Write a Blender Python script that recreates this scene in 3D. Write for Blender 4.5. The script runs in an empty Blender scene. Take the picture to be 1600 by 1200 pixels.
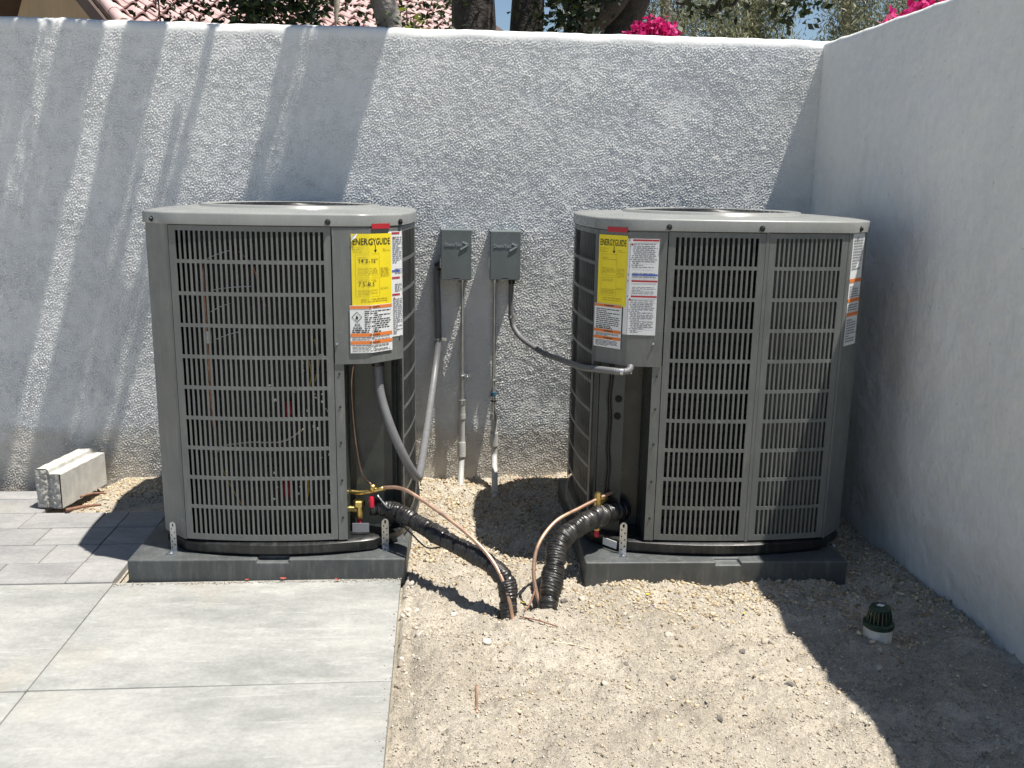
import bpy, bmesh, math, random
import numpy as np
from mathutils import Vector, Matrix
R = math.radians
random.seed(7); rng = np.random.default_rng(7)
scene = bpy.context.scene
C = scene.collection

# ------------------------------------------------------------------ camera, sky, sun, exposure
PITCH, YAW, ROLL, CAMH = R(12.3), R(4.7), R(0.94), 1.30
fw = Vector((math.sin(YAW)*math.cos(PITCH), math.cos(YAW)*math.cos(PITCH), -math.sin(PITCH)))
rt = Vector((math.cos(YAW), -math.sin(YAW), 0)); dn = fw.cross(rt)
cx = rt*math.cos(ROLL) - dn*math.sin(ROLL); cd = dn*math.cos(ROLL) + rt*math.sin(ROLL)
cam_data = bpy.data.cameras.new('camera'); cam = bpy.data.objects.new('camera', cam_data); C.objects.link(cam)
cam_data.sensor_width = 36; cam_data.lens = 36*1440/1600; cam_data.clip_start = .05; cam_data.clip_end = 2000
cam.matrix_world = Matrix(((cx.x, -cd.x, -fw.x, 0), (cx.y, -cd.y, -fw.y, 0), (cx.z, -cd.z, -fw.z, CAMH), (0, 0, 0, 1)))
scene.camera = cam

SUN = Vector((-.30, .145, -1)).normalized()              # direction the light travels
world = bpy.data.worlds.new('World'); scene.world = world; world.use_nodes = True
wn = world.node_tree; bg = wn.nodes['Background']
sky = wn.nodes.new('ShaderNodeTexSky'); sky.sky_type = 'NISHITA'; sky.sun_disc = False
sky.sun_elevation = math.asin(-SUN.z); sky.sun_rotation = math.atan2(-SUN.x, -SUN.y)
sky.air_density = 1.0; sky.dust_density = 0.3; sky.ozone_density = 1.6
wn.links.new(sky.outputs[0], bg.inputs[0]); bg.inputs[1].default_value = 0.064
sl = bpy.data.lights.new('sun', 'SUN'); sl.energy = 5.0; sl.angle = R(.53); sl.color = (1, .95, .87)
so = bpy.data.objects.new('sun', sl); C.objects.link(so); so.rotation_euler = SUN.to_track_quat('-Z', 'Y').to_euler()
so.location = (2, -1, 6)
vs = scene.view_settings
vs.view_transform = 'Standard'; vs.look = 'None'; vs.exposure = 0.72; vs.gamma = 1; vs.use_curve_mapping = False

# ------------------------------------------------------------------ materials
MT = {}
def new_mat(name):
    m = bpy.data.materials.new(name); m.use_nodes = True; MT[name] = m
    nt = m.node_tree; return m, nt, nt.nodes['Principled BSDF']
def N(nt, t, **kw):
    n = nt.nodes.new(t)
    for k, v in kw.items():
        if k in n.inputs: n.inputs[k].default_value = v
        else: setattr(n, k, v)
    return n
def ramp(nt, src, stops):
    r = nt.nodes.new('ShaderNodeValToRGB'); e = r.color_ramp.elements
    while len(e) < len(stops): e.new(.5)
    for i, (p, c) in enumerate(stops):
        e[i].position = p; e[i].color = (c, c, c, 1) if isinstance(c, (int, float)) else (*c, 1)
    nt.links.new(src, r.inputs[0]); return r.outputs[0]
def mix(nt, fac, a, b, mode='MIX'):
    n = nt.nodes.new('ShaderNodeMix'); n.data_type = 'RGBA'; n.blend_type = mode
    for s, v in ((n.inputs[0], fac), (n.inputs[6], a), (n.inputs[7], b)):
        if hasattr(v, 'is_output') or isinstance(v, bpy.types.NodeSocket): nt.links.new(v, s)
        elif isinstance(v, (int, float)): s.default_value = v if s.type == 'VALUE' else (v, v, v, 1)
        else: s.default_value = (*v, 1)
    return n.outputs[2]
def noise(nt, scale, detail=4, rough=.55, coord='Object', stretch=None):
    tc = nt.nodes.new('ShaderNodeTexCoord'); n = N(nt, 'ShaderNodeTexNoise', Scale=scale, Detail=detail, Roughness=rough)
    src = tc.outputs[coord]
    if stretch:
        mp = nt.nodes.new('ShaderNodeMapping'); mp.inputs['Scale'].default_value = stretch
        nt.links.new(src, mp.inputs[0]); src = mp.outputs[0]
    nt.links.new(src, n.inputs['Vector']); return n.outputs['Fac']
def bump(nt, bs, h, strength=.3, dist=.002):
    b = nt.nodes.new('ShaderNodeBump'); b.inputs['Strength'].default_value = strength; b.inputs['Distance'].default_value = dist
    nt.links.new(h, b.inputs['Height']); nt.links.new(b.outputs[0], bs.inputs['Normal'])
def simple(name, col, rough=.5, metal=0, var=None, bmp=None, spec=.5, rvar=0):
    m, nt, bs = new_mat(name)
    bs.inputs['Roughness'].default_value = rough; bs.inputs['Metallic'].default_value = metal
    bs.inputs['Specular IOR Level'].default_value = spec
    if var:
        f = noise(nt, var[0], 5, .6)
        lo = tuple(max(0, c*(1-var[1])) for c in col); hi = tuple(c*(1+var[1]) for c in col)
        nt.links.new(ramp(nt, f, [(.3, lo), (.7, hi)]), bs.inputs['Base Color'])
        if rvar: nt.links.new(ramp(nt, noise(nt, var[0]*2.3, 4), [(.3, rough-rvar), (.7, rough+rvar)]), bs.inputs['Roughness'])
    else: bs.inputs['Base Color'].default_value = (*col, 1)
    if bmp: bump(nt, bs, noise(nt, bmp[0], 3), bmp[1], bmp[2])
    return m
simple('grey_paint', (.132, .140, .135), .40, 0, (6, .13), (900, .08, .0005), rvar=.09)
simple('lid_grey_sheen', (.24, .248, .238), .30, 0, (7, .10), (700, .08, .0005), rvar=.07)  # cabinet grey made lighter; the lid's sheen in sun is put into the colour
simple('inner_panel', (.040, .047, .043), .33, .1, (9, .2), rvar=.08)
simple('backing_grey', (.075, .075, .072), .5, 0, (30, .3))
simple('base_black', (.012, .013, .014), .33, 0, (15, .4), rvar=.08)
simple('coil', (.016, .016, .017), .45, .5, (60, .6))
simple('pad_plastic', (.068, .075, .076), .55, 0, (7, .30), (300, .15, .001), rvar=.08)
simple('copper', (.54, .35, .25), .47, .7, (14, .42), rvar=.12)
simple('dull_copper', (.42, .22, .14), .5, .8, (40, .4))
simple('brass', (.62, .46, .17), .36, 1, (40, .2))
simple('red_cap', (.55, .015, .05), .4)
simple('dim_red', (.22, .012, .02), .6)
simple('red_tape', (.42, .02, .03), .5)
simple('black_rubber', (.019, .018, .018), .38, 0, (22, .7), (160, .25, .002), rvar=.14)
simple('black_tape', (.010, .010, .011), .30)
simple('grey_whip', (.15, .152, .158), .45, 0, (30, .12))
simple('galvanized', (.52, .54, .56), .36, 1, (60, .22), rvar=.1)
simple('conduit_steel', (.55, .55, .54), .42, .85, (25, .15))
simple('pvc', (.42, .42, .40), .5, 0, (20, .18))
simple('box_paint', (.12, .142, .144), .42, 0, (12, .10), (800, .1, .0004))
simple('logo_edge', (.34, .38, .39), .35)
simple('screw', (.05, .05, .05), .4, .8)
simple('dark_hole', (.004, .004, .004), .9)
simple('paper_yellow', (.82, .66, .02), .5, 0, (18, .05))
simple('paper_white', (.72, .73, .73), .5, 0, (18, .04))
simple('ink_black', (.015, .015, .015), .6)
simple('ink_grey', (.22, .23, .25), .6)
simple('ink_yellow', (.50, .40, .02), .6)
simple('ink_red', (.40, .03, .04), .6)
simple('ink_blue', (.05, .10, .42), .6)
simple('ink_orange', (.72, .20, .04), .6)
simple('wire_yellow', (.36, .25, .04), .6)
simple('wire_dark', (.02, .018, .016), .5)
simple('block_concrete', (.45, .445, .415), .9, 0, (22, .16), (160, .5, .004))
simple('block_broken', (.40, .385, .35), .95, 0, (40, .25), (60, .5, .006))
simple('grate_green', (.012, .036, .019), .45, 0, (30, .2))
simple('drain_white', (.60, .59, .55), .6, 0, (45, .2))
simple('leaf_yellow', (.62, .56, .06), .6)
simple('leaf_red', (.36, .07, .05), .7, 0, (40, .4))
simple('twig_brown', (.22, .11, .07), .8, 0, (60, .4))
simple('twig_pale', (.55, .48, .36), .8, 0, (60, .2))
simple('scrap_purple', (.10, .07, .16), .6)
simple('bark_dark', (.035, .030, .026), .9, 0, (14, .5), (30, .8, .03))
simple('bark_grey', (.24, .22, .20), .85, 0, (12, .35), (30, .7, .02))
simple('wood_brown', (.20, .125, .07), .75, 0, (3, .25))
simple('wood_dark', (.07, .045, .035), .75, 0, (3, .25))
simple('house_tan', (.33, .25, .15), .9, 0, (1.5, .12))
simple('stone', (.52, .46, .38), .9, 0, (60, .3))
simple('stone_dark', (.16, .145, .13), .9, 0, (60, .3))
simple('white_plastic', (.75, .75, .73), .5)
simple('clamp_blue', (.05, .13, .20), .4)

def tint_mat(name, stops, rough=.6, trans=0, spec=.3):
    m, nt, bs = new_mat(name)
    a = nt.nodes.new('ShaderNodeAttribute'); a.attribute_name = 'tint'
    col = ramp(nt, a.outputs['Fac'], stops)
    nt.links.new(col, bs.inputs['Base Color']); bs.inputs['Roughness'].default_value = rough
    bs.inputs['Specular IOR Level'].default_value = spec
    if trans:
        t = nt.nodes.new('ShaderNodeBsdfTranslucent'); nt.links.new(col, t.inputs[0])
        ms = nt.nodes.new('ShaderNodeMixShader'); ms.inputs[0].default_value = trans
        nt.links.new(bs.outputs[0], ms.inputs[1]); nt.links.new(t.outputs[0], ms.inputs[2])
        nt.links.new(ms.outputs[0], nt.nodes['Material Output'].inputs['Surface'])
    return m
tint_mat('gravel', [(0, (.22, .16, .09)), (.3, (.41, .325, .205)), (.65, (.50, .415, .285)), (.9, (.57, .50, .37)), (1, (.30, .265, .225))], .9)
tint_mat('sand_grit', [(0, (.24, .205, .16)), (.4, (.41, .365, .30)), (.8, (.49, .445, .375)), (1, (.57, .53, .46))], .95)
tint_mat('leaf_dark', [(0, (.008, .016, .005)), (.75, (.026, .045, .014)), (1, (.08, .115, .028))], .45, .25, .4)
tint_mat('leaf_bright', [(0, (.10, .15, .02)), (1, (.28, .34, .05))], .5, .3)
tint_mat('leaf_eucalyptus', [(0, (.10, .12, .06)), (.5, (.21, .23, .13)), (.8, (.31, .31, .18)), (1, (.46, .46, .38))], .5, .35)
tint_mat('bract_magenta', [(0, (.30, .01, .08)), (.5, (.62, .015, .17)), (1, (.80, .06, .30))], .6, .3)

def dusty(name, amt):                                          # dust and dried water runs on painted steel
    nt = MT[name].node_tree; bs = nt.nodes['Principled BSDF']; src = bs.inputs['Base Color'].links[0].from_socket
    f = ramp(nt, noise(nt, 9, 7, .72, stretch=(5, 5, .7)), [(.50, 0), (.72, amt)]); g_ = ramp(nt, noise(nt, 70, 4, .7), [(.60, 0), (.72, amt*.8)])
    c = mix(nt, f, src, (.34, .325, .29)); c = mix(nt, g_, c, (.36, .345, .31)); nt.links.new(c, bs.inputs['Base Color'])
for nm_, am_ in (('grey_paint', .22), ('lid_grey_sheen', .25), ('pad_plastic', .22), ('base_black', .12), ('box_paint', .12), ('black_rubber', .10)): dusty(nm_, am_)

# stucco (displaced geometry carries the relief; the material only colour and fine grain)
def stucco(name, a, b, grain=260, splash=.5):
    m, nt, bs = new_mat(name)
    f = noise(nt, 1.7, 5, .6); g = noise(nt, 22, 4, .6)
    c = mix(nt, ramp(nt, f, [(.3, 0), (.7, 1)]), a, b)
    c = mix(nt, .12, c, ramp(nt, g, [(.3, .25), (.7, .85)]), 'MULTIPLY')
    tc = nt.nodes.new('ShaderNodeTexCoord'); sp = nt.nodes.new('ShaderNodeSeparateXYZ'); nt.links.new(tc.outputs['Object'], sp.inputs[0])
    ad = nt.nodes.new('ShaderNodeMath'); ad.operation = 'MULTIPLY_ADD'; nt.links.new(noise(nt, 7, 6, .7), ad.inputs[0]); ad.inputs[1].default_value = -.34; nt.links.new(sp.outputs['Z'], ad.inputs[2])
    c = mix(nt, ramp(nt, ad.outputs[0], [(0, splash), (.08, 0)]), c, (.50, .43, .33))                       # soil splashed on the foot
    sw = noise(nt, 1.1, 7, .75, stretch=(1, 1, 2.5)); c = mix(nt, ramp(nt, sw, [(.56, 0), (.70, .35)]), c, (.80, .80, .79))
    dk = noise(nt, 3.1, 6, .7, stretch=(3, 3, .6)); c = mix(nt, ramp(nt, dk, [(.58, 0), (.75, .30)]), c, (.52, .52, .51))
    c = mix(nt, ramp(nt, noise(nt, 60, 2, .5), [(.70, 0), (.76, .5)]), c, (.40, .39, .37))                # pits
    nt.links.new(c, bs.inputs['Base Color']); bs.inputs['Roughness'].default_value = .95
    bs.inputs['Specular IOR Level'].default_value = .08
    bump(nt, bs, noise(nt, grain, 4, .7), .5, .0022)
stucco('stucco', (.73, .74, .73), (.79, .795, .78))
stucco('stucco_side', (.76, .77, .755), (.82, .825, .81), 120, .22)

def slab_mat(name, dark, light, warm):
    m, nt, bs = new_mat(name)
    oi = nt.nodes.new('ShaderNodeObjectInfo')
    tc = nt.nodes.new('ShaderNodeTexCoord'); ad = nt.nodes.new('ShaderNodeVectorMath'); ad.operation = 'MULTIPLY_ADD'
    cmb = nt.nodes.new('ShaderNodeCombineXYZ')
    for i in range(3): nt.links.new(oi.outputs['Random'], cmb.inputs[i])
    nt.links.new(cmb.outputs[0], ad.inputs[0]); ad.inputs[1].default_value = (37, 61, 13); nt.links.new(tc.outputs['Object'], ad.inputs[2])
    def nz(scale, det, st=(1, 1, 1), rough=.6):
        mp = nt.nodes.new('ShaderNodeMapping'); mp.inputs['Scale'].default_value = st; mp.inputs['Rotation'].default_value = (0, 0, .12)
        nt.links.new(ad.outputs[0], mp.inputs[0]); n = N(nt, 'ShaderNodeTexNoise', Scale=scale, Detail=det, Roughness=rough)
        nt.links.new(mp.outputs[0], n.inputs['Vector']); return n.outputs['Fac']
    c = mix(nt, ramp(nt, nz(2.6, 6, (1, 2.2, 1), .65), [(.36, 0), (.62, 1)]), dark, light)
    st = ramp(nt, nz(6, 10, (1, 3.2, 1), .78), [(.54, 0), (.66, 1)])
    pore = ramp(nt, nz(330, 2), [(.70, 0), (.76, 1)])
    c = mix(nt, mix(nt, .55, 0, st), c, tuple(min(1, v*1.22) for v in light))
    wm = ramp(nt, nz(2.1, 3), [(.58, 0), (.72, 1)])
    c = mix(nt, mix(nt, .5, 0, wm), c, warm)
    c = mix(nt, .35, c, ramp(nt, nz(90, 3), [(.3, .55), (.7, 1)]), 'MULTIPLY')
    sc_ = ramp(nt, nz(3.5, 9, (1, 16, 1), .7), [(.60, 0), (.67, 1)]); c = mix(nt, mix(nt, .3, 0, sc_), c, (.52, .52, .50))
    c = mix(nt, mix(nt, .6, 0, pore), c, (.14, .135, .12))
    c = mix(nt, .5, c, ramp(nt, nz(17, 8, (1, 1.6, 1), .75), [(.35, .72), (.62, 1)]), 'MULTIPLY')
    hsv = nt.nodes.new('ShaderNodeHueSaturation'); mr = nt.nodes.new('ShaderNodeMapRange')
    nt.links.new(oi.outputs['Random'], mr.inputs[0]); mr.inputs[3].default_value = .93; mr.inputs[4].default_value = 1.05
    nt.links.new(mr.outputs[0], hsv.inputs['Value']); nt.links.new(c, hsv.inputs['Color'])
    nt.links.new(hsv.outputs[0], bs.inputs['Base Color']); bs.inputs['Roughness'].default_value = .85
    bs.inputs['Specular IOR Level'].default_value = .3
    bump(nt, bs, nz(180, 4), .25, .002)
slab_mat('slab', (.275, .280, .266), (.395, .395, .374), (.42, .39, .325))
slab_mat('paver', (.26, .258, .258), (.345, .34, .332), (.37, .345, .30))
# sand
m, nt, bs = new_mat('sand')
c = mix(nt, ramp(nt, noise(nt, 2.4, 6, .65), [(.35, 0), (.65, 1)]), (.49, .437, .355), (.655, .593, .495))
c = mix(nt, ramp(nt, noise(nt, 9, 5, .7), [(.5, 0), (.75, .6)]), c, (.30, .255, .20))
c = mix(nt, .75, c, ramp(nt, noise(nt, 210, 5, .75), [(.33, .45), (.56, 1.08)]), 'MULTIPLY')
c = mix(nt, .6, c, ramp(nt, noise(nt, 48, 5, .7), [(.33, .66), (.58, 1.05)]), 'MULTIPLY')
nt.links.new(c, bs.inputs['Base Color']); bs.inputs['Roughness'].default_value = .95; bs.inputs['Specular IOR Level'].default_value = .1
bump(nt, bs, noise(nt, 150, 6, .75), 1.0, .010)
# roof tile
m, nt, bs = new_mat('roof_tile')
oi = nt.nodes.new('ShaderNodeObjectInfo')
c = ramp(nt, oi.outputs['Random'], [(0, (.50, .34, .32)), (.5, (.56, .40, .38)), (1, (.60, .46, .43))])
c = mix(nt, .5, c, ramp(nt, noise(nt, 9, 4), [(.3, .6), (.7, 1)]), 'MULTIPLY')
nt.links.new(c, bs.inputs['Base Color']); bs.inputs['Roughness'].default_value = .9
# far ground
simple('earth', (.30, .26, .20), .95, 0, (.6, .2))

# ------------------------------------------------------------------ mesh helpers
def tag(o, label=None, cat=None, group=None, kind=None):
    if label: o['label'] = label
    if cat: o['category'] = cat
    if group: o['group'] = group
    if kind: o['kind'] = kind
    return o
def link(name, me, mat, parent=None):
    o = bpy.data.objects.new(name, me); C.objects.link(o)
    if mat: me.materials.append(MT[mat])
    if parent: o.parent = parent
    return o
def empty(name, loc=(0, 0, 0), rz=0):
    o = bpy.data.objects.new(name, None); C.objects.link(o); o.location = loc; o.rotation_euler = (0, 0, rz)
    o.empty_display_size = .1; return o
def np_mesh(name, V, F, mat, parent=None, tint=None, smooth=False):
    V = np.asarray(V, np.float32); F = np.asarray(F, np.int32); n, k = F.shape
    me = bpy.data.meshes.new(name)
    me.vertices.add(len(V)); me.vertices.foreach_set('co', V.ravel())
    me.loops.add(n*k); me.loops.foreach_set('vertex_index', F.ravel())
    me.polygons.add(n); me.polygons.foreach_set('loop_start', np.arange(0, n*k, k, dtype=np.int32))
    if smooth: me.polygons.foreach_set('use_smooth', np.ones(n, bool))
    me.update(calc_edges=True)
    if tint is not None:
        a = me.attributes.new('tint', 'FLOAT', 'FACE'); a.data.foreach_set('value', np.asarray(tint, np.float32))
    return link(name, me, mat, parent)
def catmull(P, n=8):
    P = [Vector(p) for p in P]
    if len(P) < 3: return [P[0].lerp(P[1], i/n) for i in range(n+1)]
    Q = [P[0]*2-P[1]] + P + [P[-1]*2-P[-2]]; out = []
    for i in range(1, len(Q)-2):
        a, b, c, d = Q[i-1], Q[i], Q[i+1], Q[i+2]
        for k in range(n):
            t = k/n
            out.append(.5*((2*b)+(c-a)*t+(2*a-5*b+4*c-d)*t*t+(3*b-a-3*c+d)*t**3))
    out.append(P[-1]); return out
class MB:
    def __init__(s): s.v = []; s.f = []
    def add(s, V, F):
        o = len(s.v); s.v += [tuple(p) for p in V]; s.f += [tuple(i+o for i in f) for f in F]; return s
    def box(s, a, b, M=None):
        x0, y0, z0 = a; x1, y1, z1 = b
        V = [Vector(p) for p in ((x0, y0, z0), (x1, y0, z0), (x1, y1, z0), (x0, y1, z0), (x0, y0, z1), (x1, y0, z1), (x1, y1, z1), (x0, y1, z1))]
        if M: V = [M @ p for p in V]
        return s.add(V, [(0, 3, 2, 1), (4, 5, 6, 7), (0, 1, 5, 4), (1, 2, 6, 5), (2, 3, 7, 6), (3, 0, 4, 7)])
    def tube(s, P, r, seg=10, sm=6, cap=True, rf=None):
        Q = catmull(P, sm) if sm else [Vector(p) for p in P]
        n = len(Q); V = []; F = []
        t0 = (Q[1]-Q[0]).normalized(); up = Vector((0, 0, 1)) if abs(t0.z) < .9 else Vector((0, 1, 0))
        nx = t0.cross(up).normalized(); L = 0
        for i, p in enumerate(Q):
            t = (Q[min(i+1, n-1)]-Q[max(i-1, 0)]).normalized()
            nx = (nx - t*nx.dot(t)).normalized(); ny = t.cross(nx)
            if i: L += (p-Q[i-1]).length
            for k in range(seg):
                a = 2*math.pi*k/seg
                rr = rf(L, a, i/(n-1)) if rf else (r[0]+(r[1]-r[0])*i/(n-1) if isinstance(r, tuple) else r)
                V.append(p+nx*math.cos(a)*rr+ny*math.sin(a)*rr)
        for i in range(n-1):
            for k in range(seg):
                a = i*seg+k; b = i*seg+(k+1) % seg
                F.append((a, b, b+seg, a+seg))
        if cap: F += [tuple(range(seg-1, -1, -1)), tuple((n-1)*seg+k for k in range(seg))]
        return s.add(V, F)
    def lathe(s, prof, c=(0, 0, 0), seg=24, M=None):
        V = []; F = []
        for r, z in prof:
            for k in range(seg):
                a = 2*math.pi*k/seg; p = Vector((c[0]+r*math.cos(a), c[1]+r*math.sin(a), c[2]+z)); V.append(M @ p if M else p)
        for i in range(len(prof)-1):
            for k in range(seg):
                a = i*seg+k; b = i*seg+(k+1) % seg; F.append((a, b, b+seg, a+seg))
        F += [tuple(range(seg-1, -1, -1)), tuple((len(prof)-1)*seg+k for k in range(seg))]
        return s.add(V, F)
    def prism(s, poly, z0, z1):
        n = len(poly)
        return s.add([(x, y, z0) for x, y in poly]+[(x, y, z1) for x, y in poly],
                     [tuple(range(n-1, -1, -1)), tuple(range(n, 2*n))]+[(i, (i+1) % n, (i+1) % n+n, i+n) for i in range(n)])
    def build(s, name, mat, parent=None, smooth=False, bevel=0, seg=2, auto=None):
        me = bpy.data.meshes.new(name); me.from_pydata(s.v, [], s.f); me.update()
        if smooth:
            for p in me.polygons: p.use_smooth = True
            if auto: me.set_sharp_from_angle(angle=R(auto))
        o = link(name, me, mat, parent)
        if bevel:
            b = o.modifiers.new('bevel', 'BEVEL'); b.width = bevel; b.segments = seg; b.limit_method = 'ANGLE'; b.angle_limit = R(40)
        return o
def field(nx, ny, dx, lam, seed, bw=.5):
    """band-limited random height field, unit variance; lam = dominant wavelength in m"""
    g = np.random.default_rng(seed); w = g.standard_normal((ny, nx))
    fx = np.fft.fftfreq(nx, dx)[None, :]; fy = np.fft.fftfreq(ny, dx)[:, None]
    k = np.sqrt(fx*fx+fy*fy)*lam; k[0, 0] = 1e-6
    H = np.exp(-(np.log(k)/bw)**2/2); h = np.real(np.fft.ifft2(np.fft.fft2(w)*H)); return h/h.std()
def grid_faces(nx, ny):
    i = np.arange(nx-1)[None, :]+nx*np.arange(ny-1)[:, None]; i = i.ravel()
    return np.stack([i, i+1, i+nx+1, i+nx], 1)
def text_geo(body, size, bold=0):
    cu = bpy.data.curves.new('t', 'FONT'); cu.body = body; cu.size = size; cu.offset = bold*size; cu.resolution_u = 2; cu.fill_mode = 'FRONT'
    o = bpy.data.objects.new('t', cu); C.objects.link(o)
    bpy.context.view_layer.update()
    me = o.evaluated_get(bpy.context.evaluated_depsgraph_get()).to_mesh()
    V = [tuple(v.co) for v in me.vertices]; F = [tuple(p.vertices) for p in me.polygons]
    bpy.data.objects.remove(o); bpy.data.curves.remove(cu)
    return V, F

# ------------------------------------------------------------------ ground
YW, XR, WH, RH = 4.0, 1.63, 1.915, 1.903
gm = MB(); gm.add([(-300, -300, -.09), (300, -300, -.09), (300, 600, -.09), (-300, 600, -.09)], [(0, 1, 2, 3)])
tag(gm.build('ground', 'earth'), kind='structure')
def smooth01(x, a, b): t = np.clip((x-a)/(b-a), 0, 1); return t*t*(3-2*t)
DXG = .0075
gx = np.arange(-1.75, 1.68, DXG); gy = np.arange(.9, 4.06, DXG); NX, NY = len(gx), len(gy)
X, Y = np.meshgrid(gx, gy)
def ground_h(X, Y, base):
    h = base.copy()
    h += .035*np.exp(-(((X-.33)/.10)**2+((Y-2.60)/.045)**2))                  # little mound in front of the buried lines
    h -= .030*np.exp(-(((X-.27)/.05)**2+((Y-2.645)/.035)**2))
    h -= .020*np.exp(-(((X-.15)/.12)**2+((Y-3.97)/.05)**2))                   # hollow under the conduits
    h -= .018*np.exp(-((X+.085)/.035)**2)*(1-smooth01(Y, 2.7, 2.9))            # rut along the slab edge
    h += .022*smooth01(X, 1.3, 1.6)*(1-smooth01(Y, 2.2, 3.2))                  # dirt piled along the right wall
    under = smooth01(-X, .10, .125); h = h*(1-under)-.028*under                # sunk beneath the paving
    tri = smooth01(X, -1.46, -1.36)*smooth01(Y-.62*(X+1.4), 3.60, 3.68); h = np.where(X < -.1, h+tri*.040, h)
    return h
patch = smooth01(field(NX, NY, DXG, .35, 7), .1, 1.2)+.8*np.exp(-((X+.02)/.10)**2)*(Y < 2.9)
base = .008*field(NX, NY, DXG, .34, 1)+.0020*field(NX, NY, DXG, .10, 2)+(.0010+.0038*patch)*np.maximum(0, field(NX, NY, DXG, .034, 3))+.0009*field(NX, NY, DXG, .022, 8)
near = np.abs(field(NX, NY, DXG, .02, 4)); base += .0016*near*near
GH = ground_h(X, Y, base)
GH -= .006
np_mesh_o = np_mesh('sandy_yard', np.stack([X, Y, GH], -1).reshape(-1, 3), grid_faces(NX, NY), 'sand', smooth=True)
tag(np_mesh_o, kind='structure')
def gz(x, y):
    i = np.clip(((np.asarray(x)-gx[0])/DXG).astype(int), 0, NX-1); j = np.clip(((np.asarray(y)-gy[0])/DXG).astype(int), 0, NY-1)
    return GH[j, i]

# pebbles: gravel (stuff) and grit (stuff)
ico = bmesh.new(); bmesh.ops.create_icosphere(ico, subdivisions=1, radius=1)
IV = np.array([v.co[:] for v in ico.verts]); IF = np.array([[v.index for v in f.verts] for f in ico.faces]); ico.free()
OV = np.array([(1, 0, 0), (0, 1, 0), (-1, 0, 0), (0, -1, 0), (0, 0, 1), (0, 0, -1)], float); OF = np.array([(0, 1, 4), (1, 2, 4), (2, 3, 4), (3, 0, 4), (1, 0, 5), (2, 1, 5), (3, 2, 5), (0, 3, 5)])
def pebbles(name, pos, size, mat, seed, low=False):
    IV, IF = (OV, OF) if low else (globals()['IV'], globals()['IF'])
    g = np.random.default_rng(seed); n = len(pos)
    sc = size[:, None]*np.stack([g.uniform(.8, 1.35, n), g.uniform(.7, 1.1, n), g.uniform(.5, .8, n)], 1)
    V = IV[None]*(1+g.normal(0, .14, (n, len(IV), 1)))*sc[:, None, :]
    a = g.uniform(0, 6.28, n); ca, sa = np.cos(a)[:, None], np.sin(a)[:, None]
    tl = g.normal(0, .3, n)[:, None]
    x = V[..., 0]*ca-V[..., 1]*sa; y = V[..., 0]*sa+V[..., 1]*ca; z = V[..., 2]+x*tl
    V = np.stack([x, y, z], -1)+pos[:, None, :]
    F = IF[None]+(np.arange(n)*len(IV))[:, None, None]
    t = np.repeat(g.random(n), len(IF))
    return np_mesh(name, V.reshape(-1, 3), F.reshape(-1, 3), mat, tint=t)
def gravel_density(x, y):
    d = np.zeros_like(x)
    d = np.maximum(d, np.where((y > 3.0) & (x > -.15), 1., 0))                                   # behind / between the units
    d = np.maximum(d, smooth01(y, 2.45, 2.75)*smooth01(x, .36, .62))                             # in front of right pad
    d = np.maximum(d, .75*smooth01(x, 1.05, 1.25)*smooth01(y, 2.2, 2.6))
    d = np.maximum(d, .55*smooth01(y, 2.75, 3.05)*smooth01(x, -.15, -.05))
    d = np.maximum(d, .045*smooth01(y, 1.5, 2.2)*(x > .1))
    tri = (x > -1.47) & (x < -.95) & (y-.62*(x+1.4) > 3.62) & (y < 4.0)
    return np.where(x < -.12, np.where(tri, 1.2, 0), d)
n = 110000; px = rng.uniform(-1.5, 1.62, n); py = rng.uniform(1.6, 3.99, n)
keep = rng.random(n) < gravel_density(px, py)*.62
pad_zone = ((px > -.98) & (px < -.12) & (py > 2.93) & (py < 3.8)) | ((px > .54) & (px < 1.36) & (py > 2.88) & (py < 3.70))
keep &= ~pad_zone; px, py = px[keep], py[keep]; ps = np.clip(rng.lognormal(math.log(.0042), .36, len(px)), .0020, .0105)
tag(pebbles('gravel', np.stack([px, py, gz(px, py)+ps*.15], 1), ps, 'gravel', 5), 'loose tan gravel lying around and between the two equipment pads', 'gravel', kind='stuff')
n = 56000; px = rng.uniform(-.115, 1.6, n); py = 1.3+2.6*rng.random(n)**1.2
n2 = 60; px = np.concatenate([px, -.124-np.abs(rng.normal(0, .012, n2)), rng.uniform(-1.06, -.12, 500)]); py = np.concatenate([py, rng.uniform(1.5, 2.88, n2), 2.893-np.abs(rng.normal(0, .009, 500))]); n = len(px)
ps = np.clip(rng.lognormal(math.log(.0021), .42, n), .0010, .007); spill = px < -.122; ps[spill] = np.minimum(ps[spill], .0026)
tag(pebbles('sand_grit', np.stack([px, py, np.where(spill, ps*.4+.001, gz(px, py)+ps*.2)], 1), ps, 'sand_grit', 6, True), 'fine pale grit scattered over the sandy bare ground', 'grit', kind='stuff')

ico = bmesh.new(); bmesh.ops.create_icosphere(ico, subdivisions=2, radius=1)
IV = np.array([v.co[:] for v in ico.verts]); IF = np.array([[v.index for v in f.verts] for f in ico.faces]); ico.free()
n = 70; px = np.concatenate([rng.uniform(.36, 1.55, n), rng.uniform(-.11, -.05, 40), rng.uniform(-.05, .3, 20)]); py = np.concatenate([2.2+.55*rng.random(n), rng.uniform(2.2, 2.86, 40), rng.uniform(2.4, 2.9, 20)])
ps = np.clip(rng.lognormal(math.log(.0068), .40, len(px)), .004, .015)
tag(pebbles('loose_stones', np.stack([px, py, gz(px, py)-ps*.05], 1), ps, 'sand_grit', 9), 'scattered pale stones and clods lying on the bare sandy ground', 'stones', kind='stuff')

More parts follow.
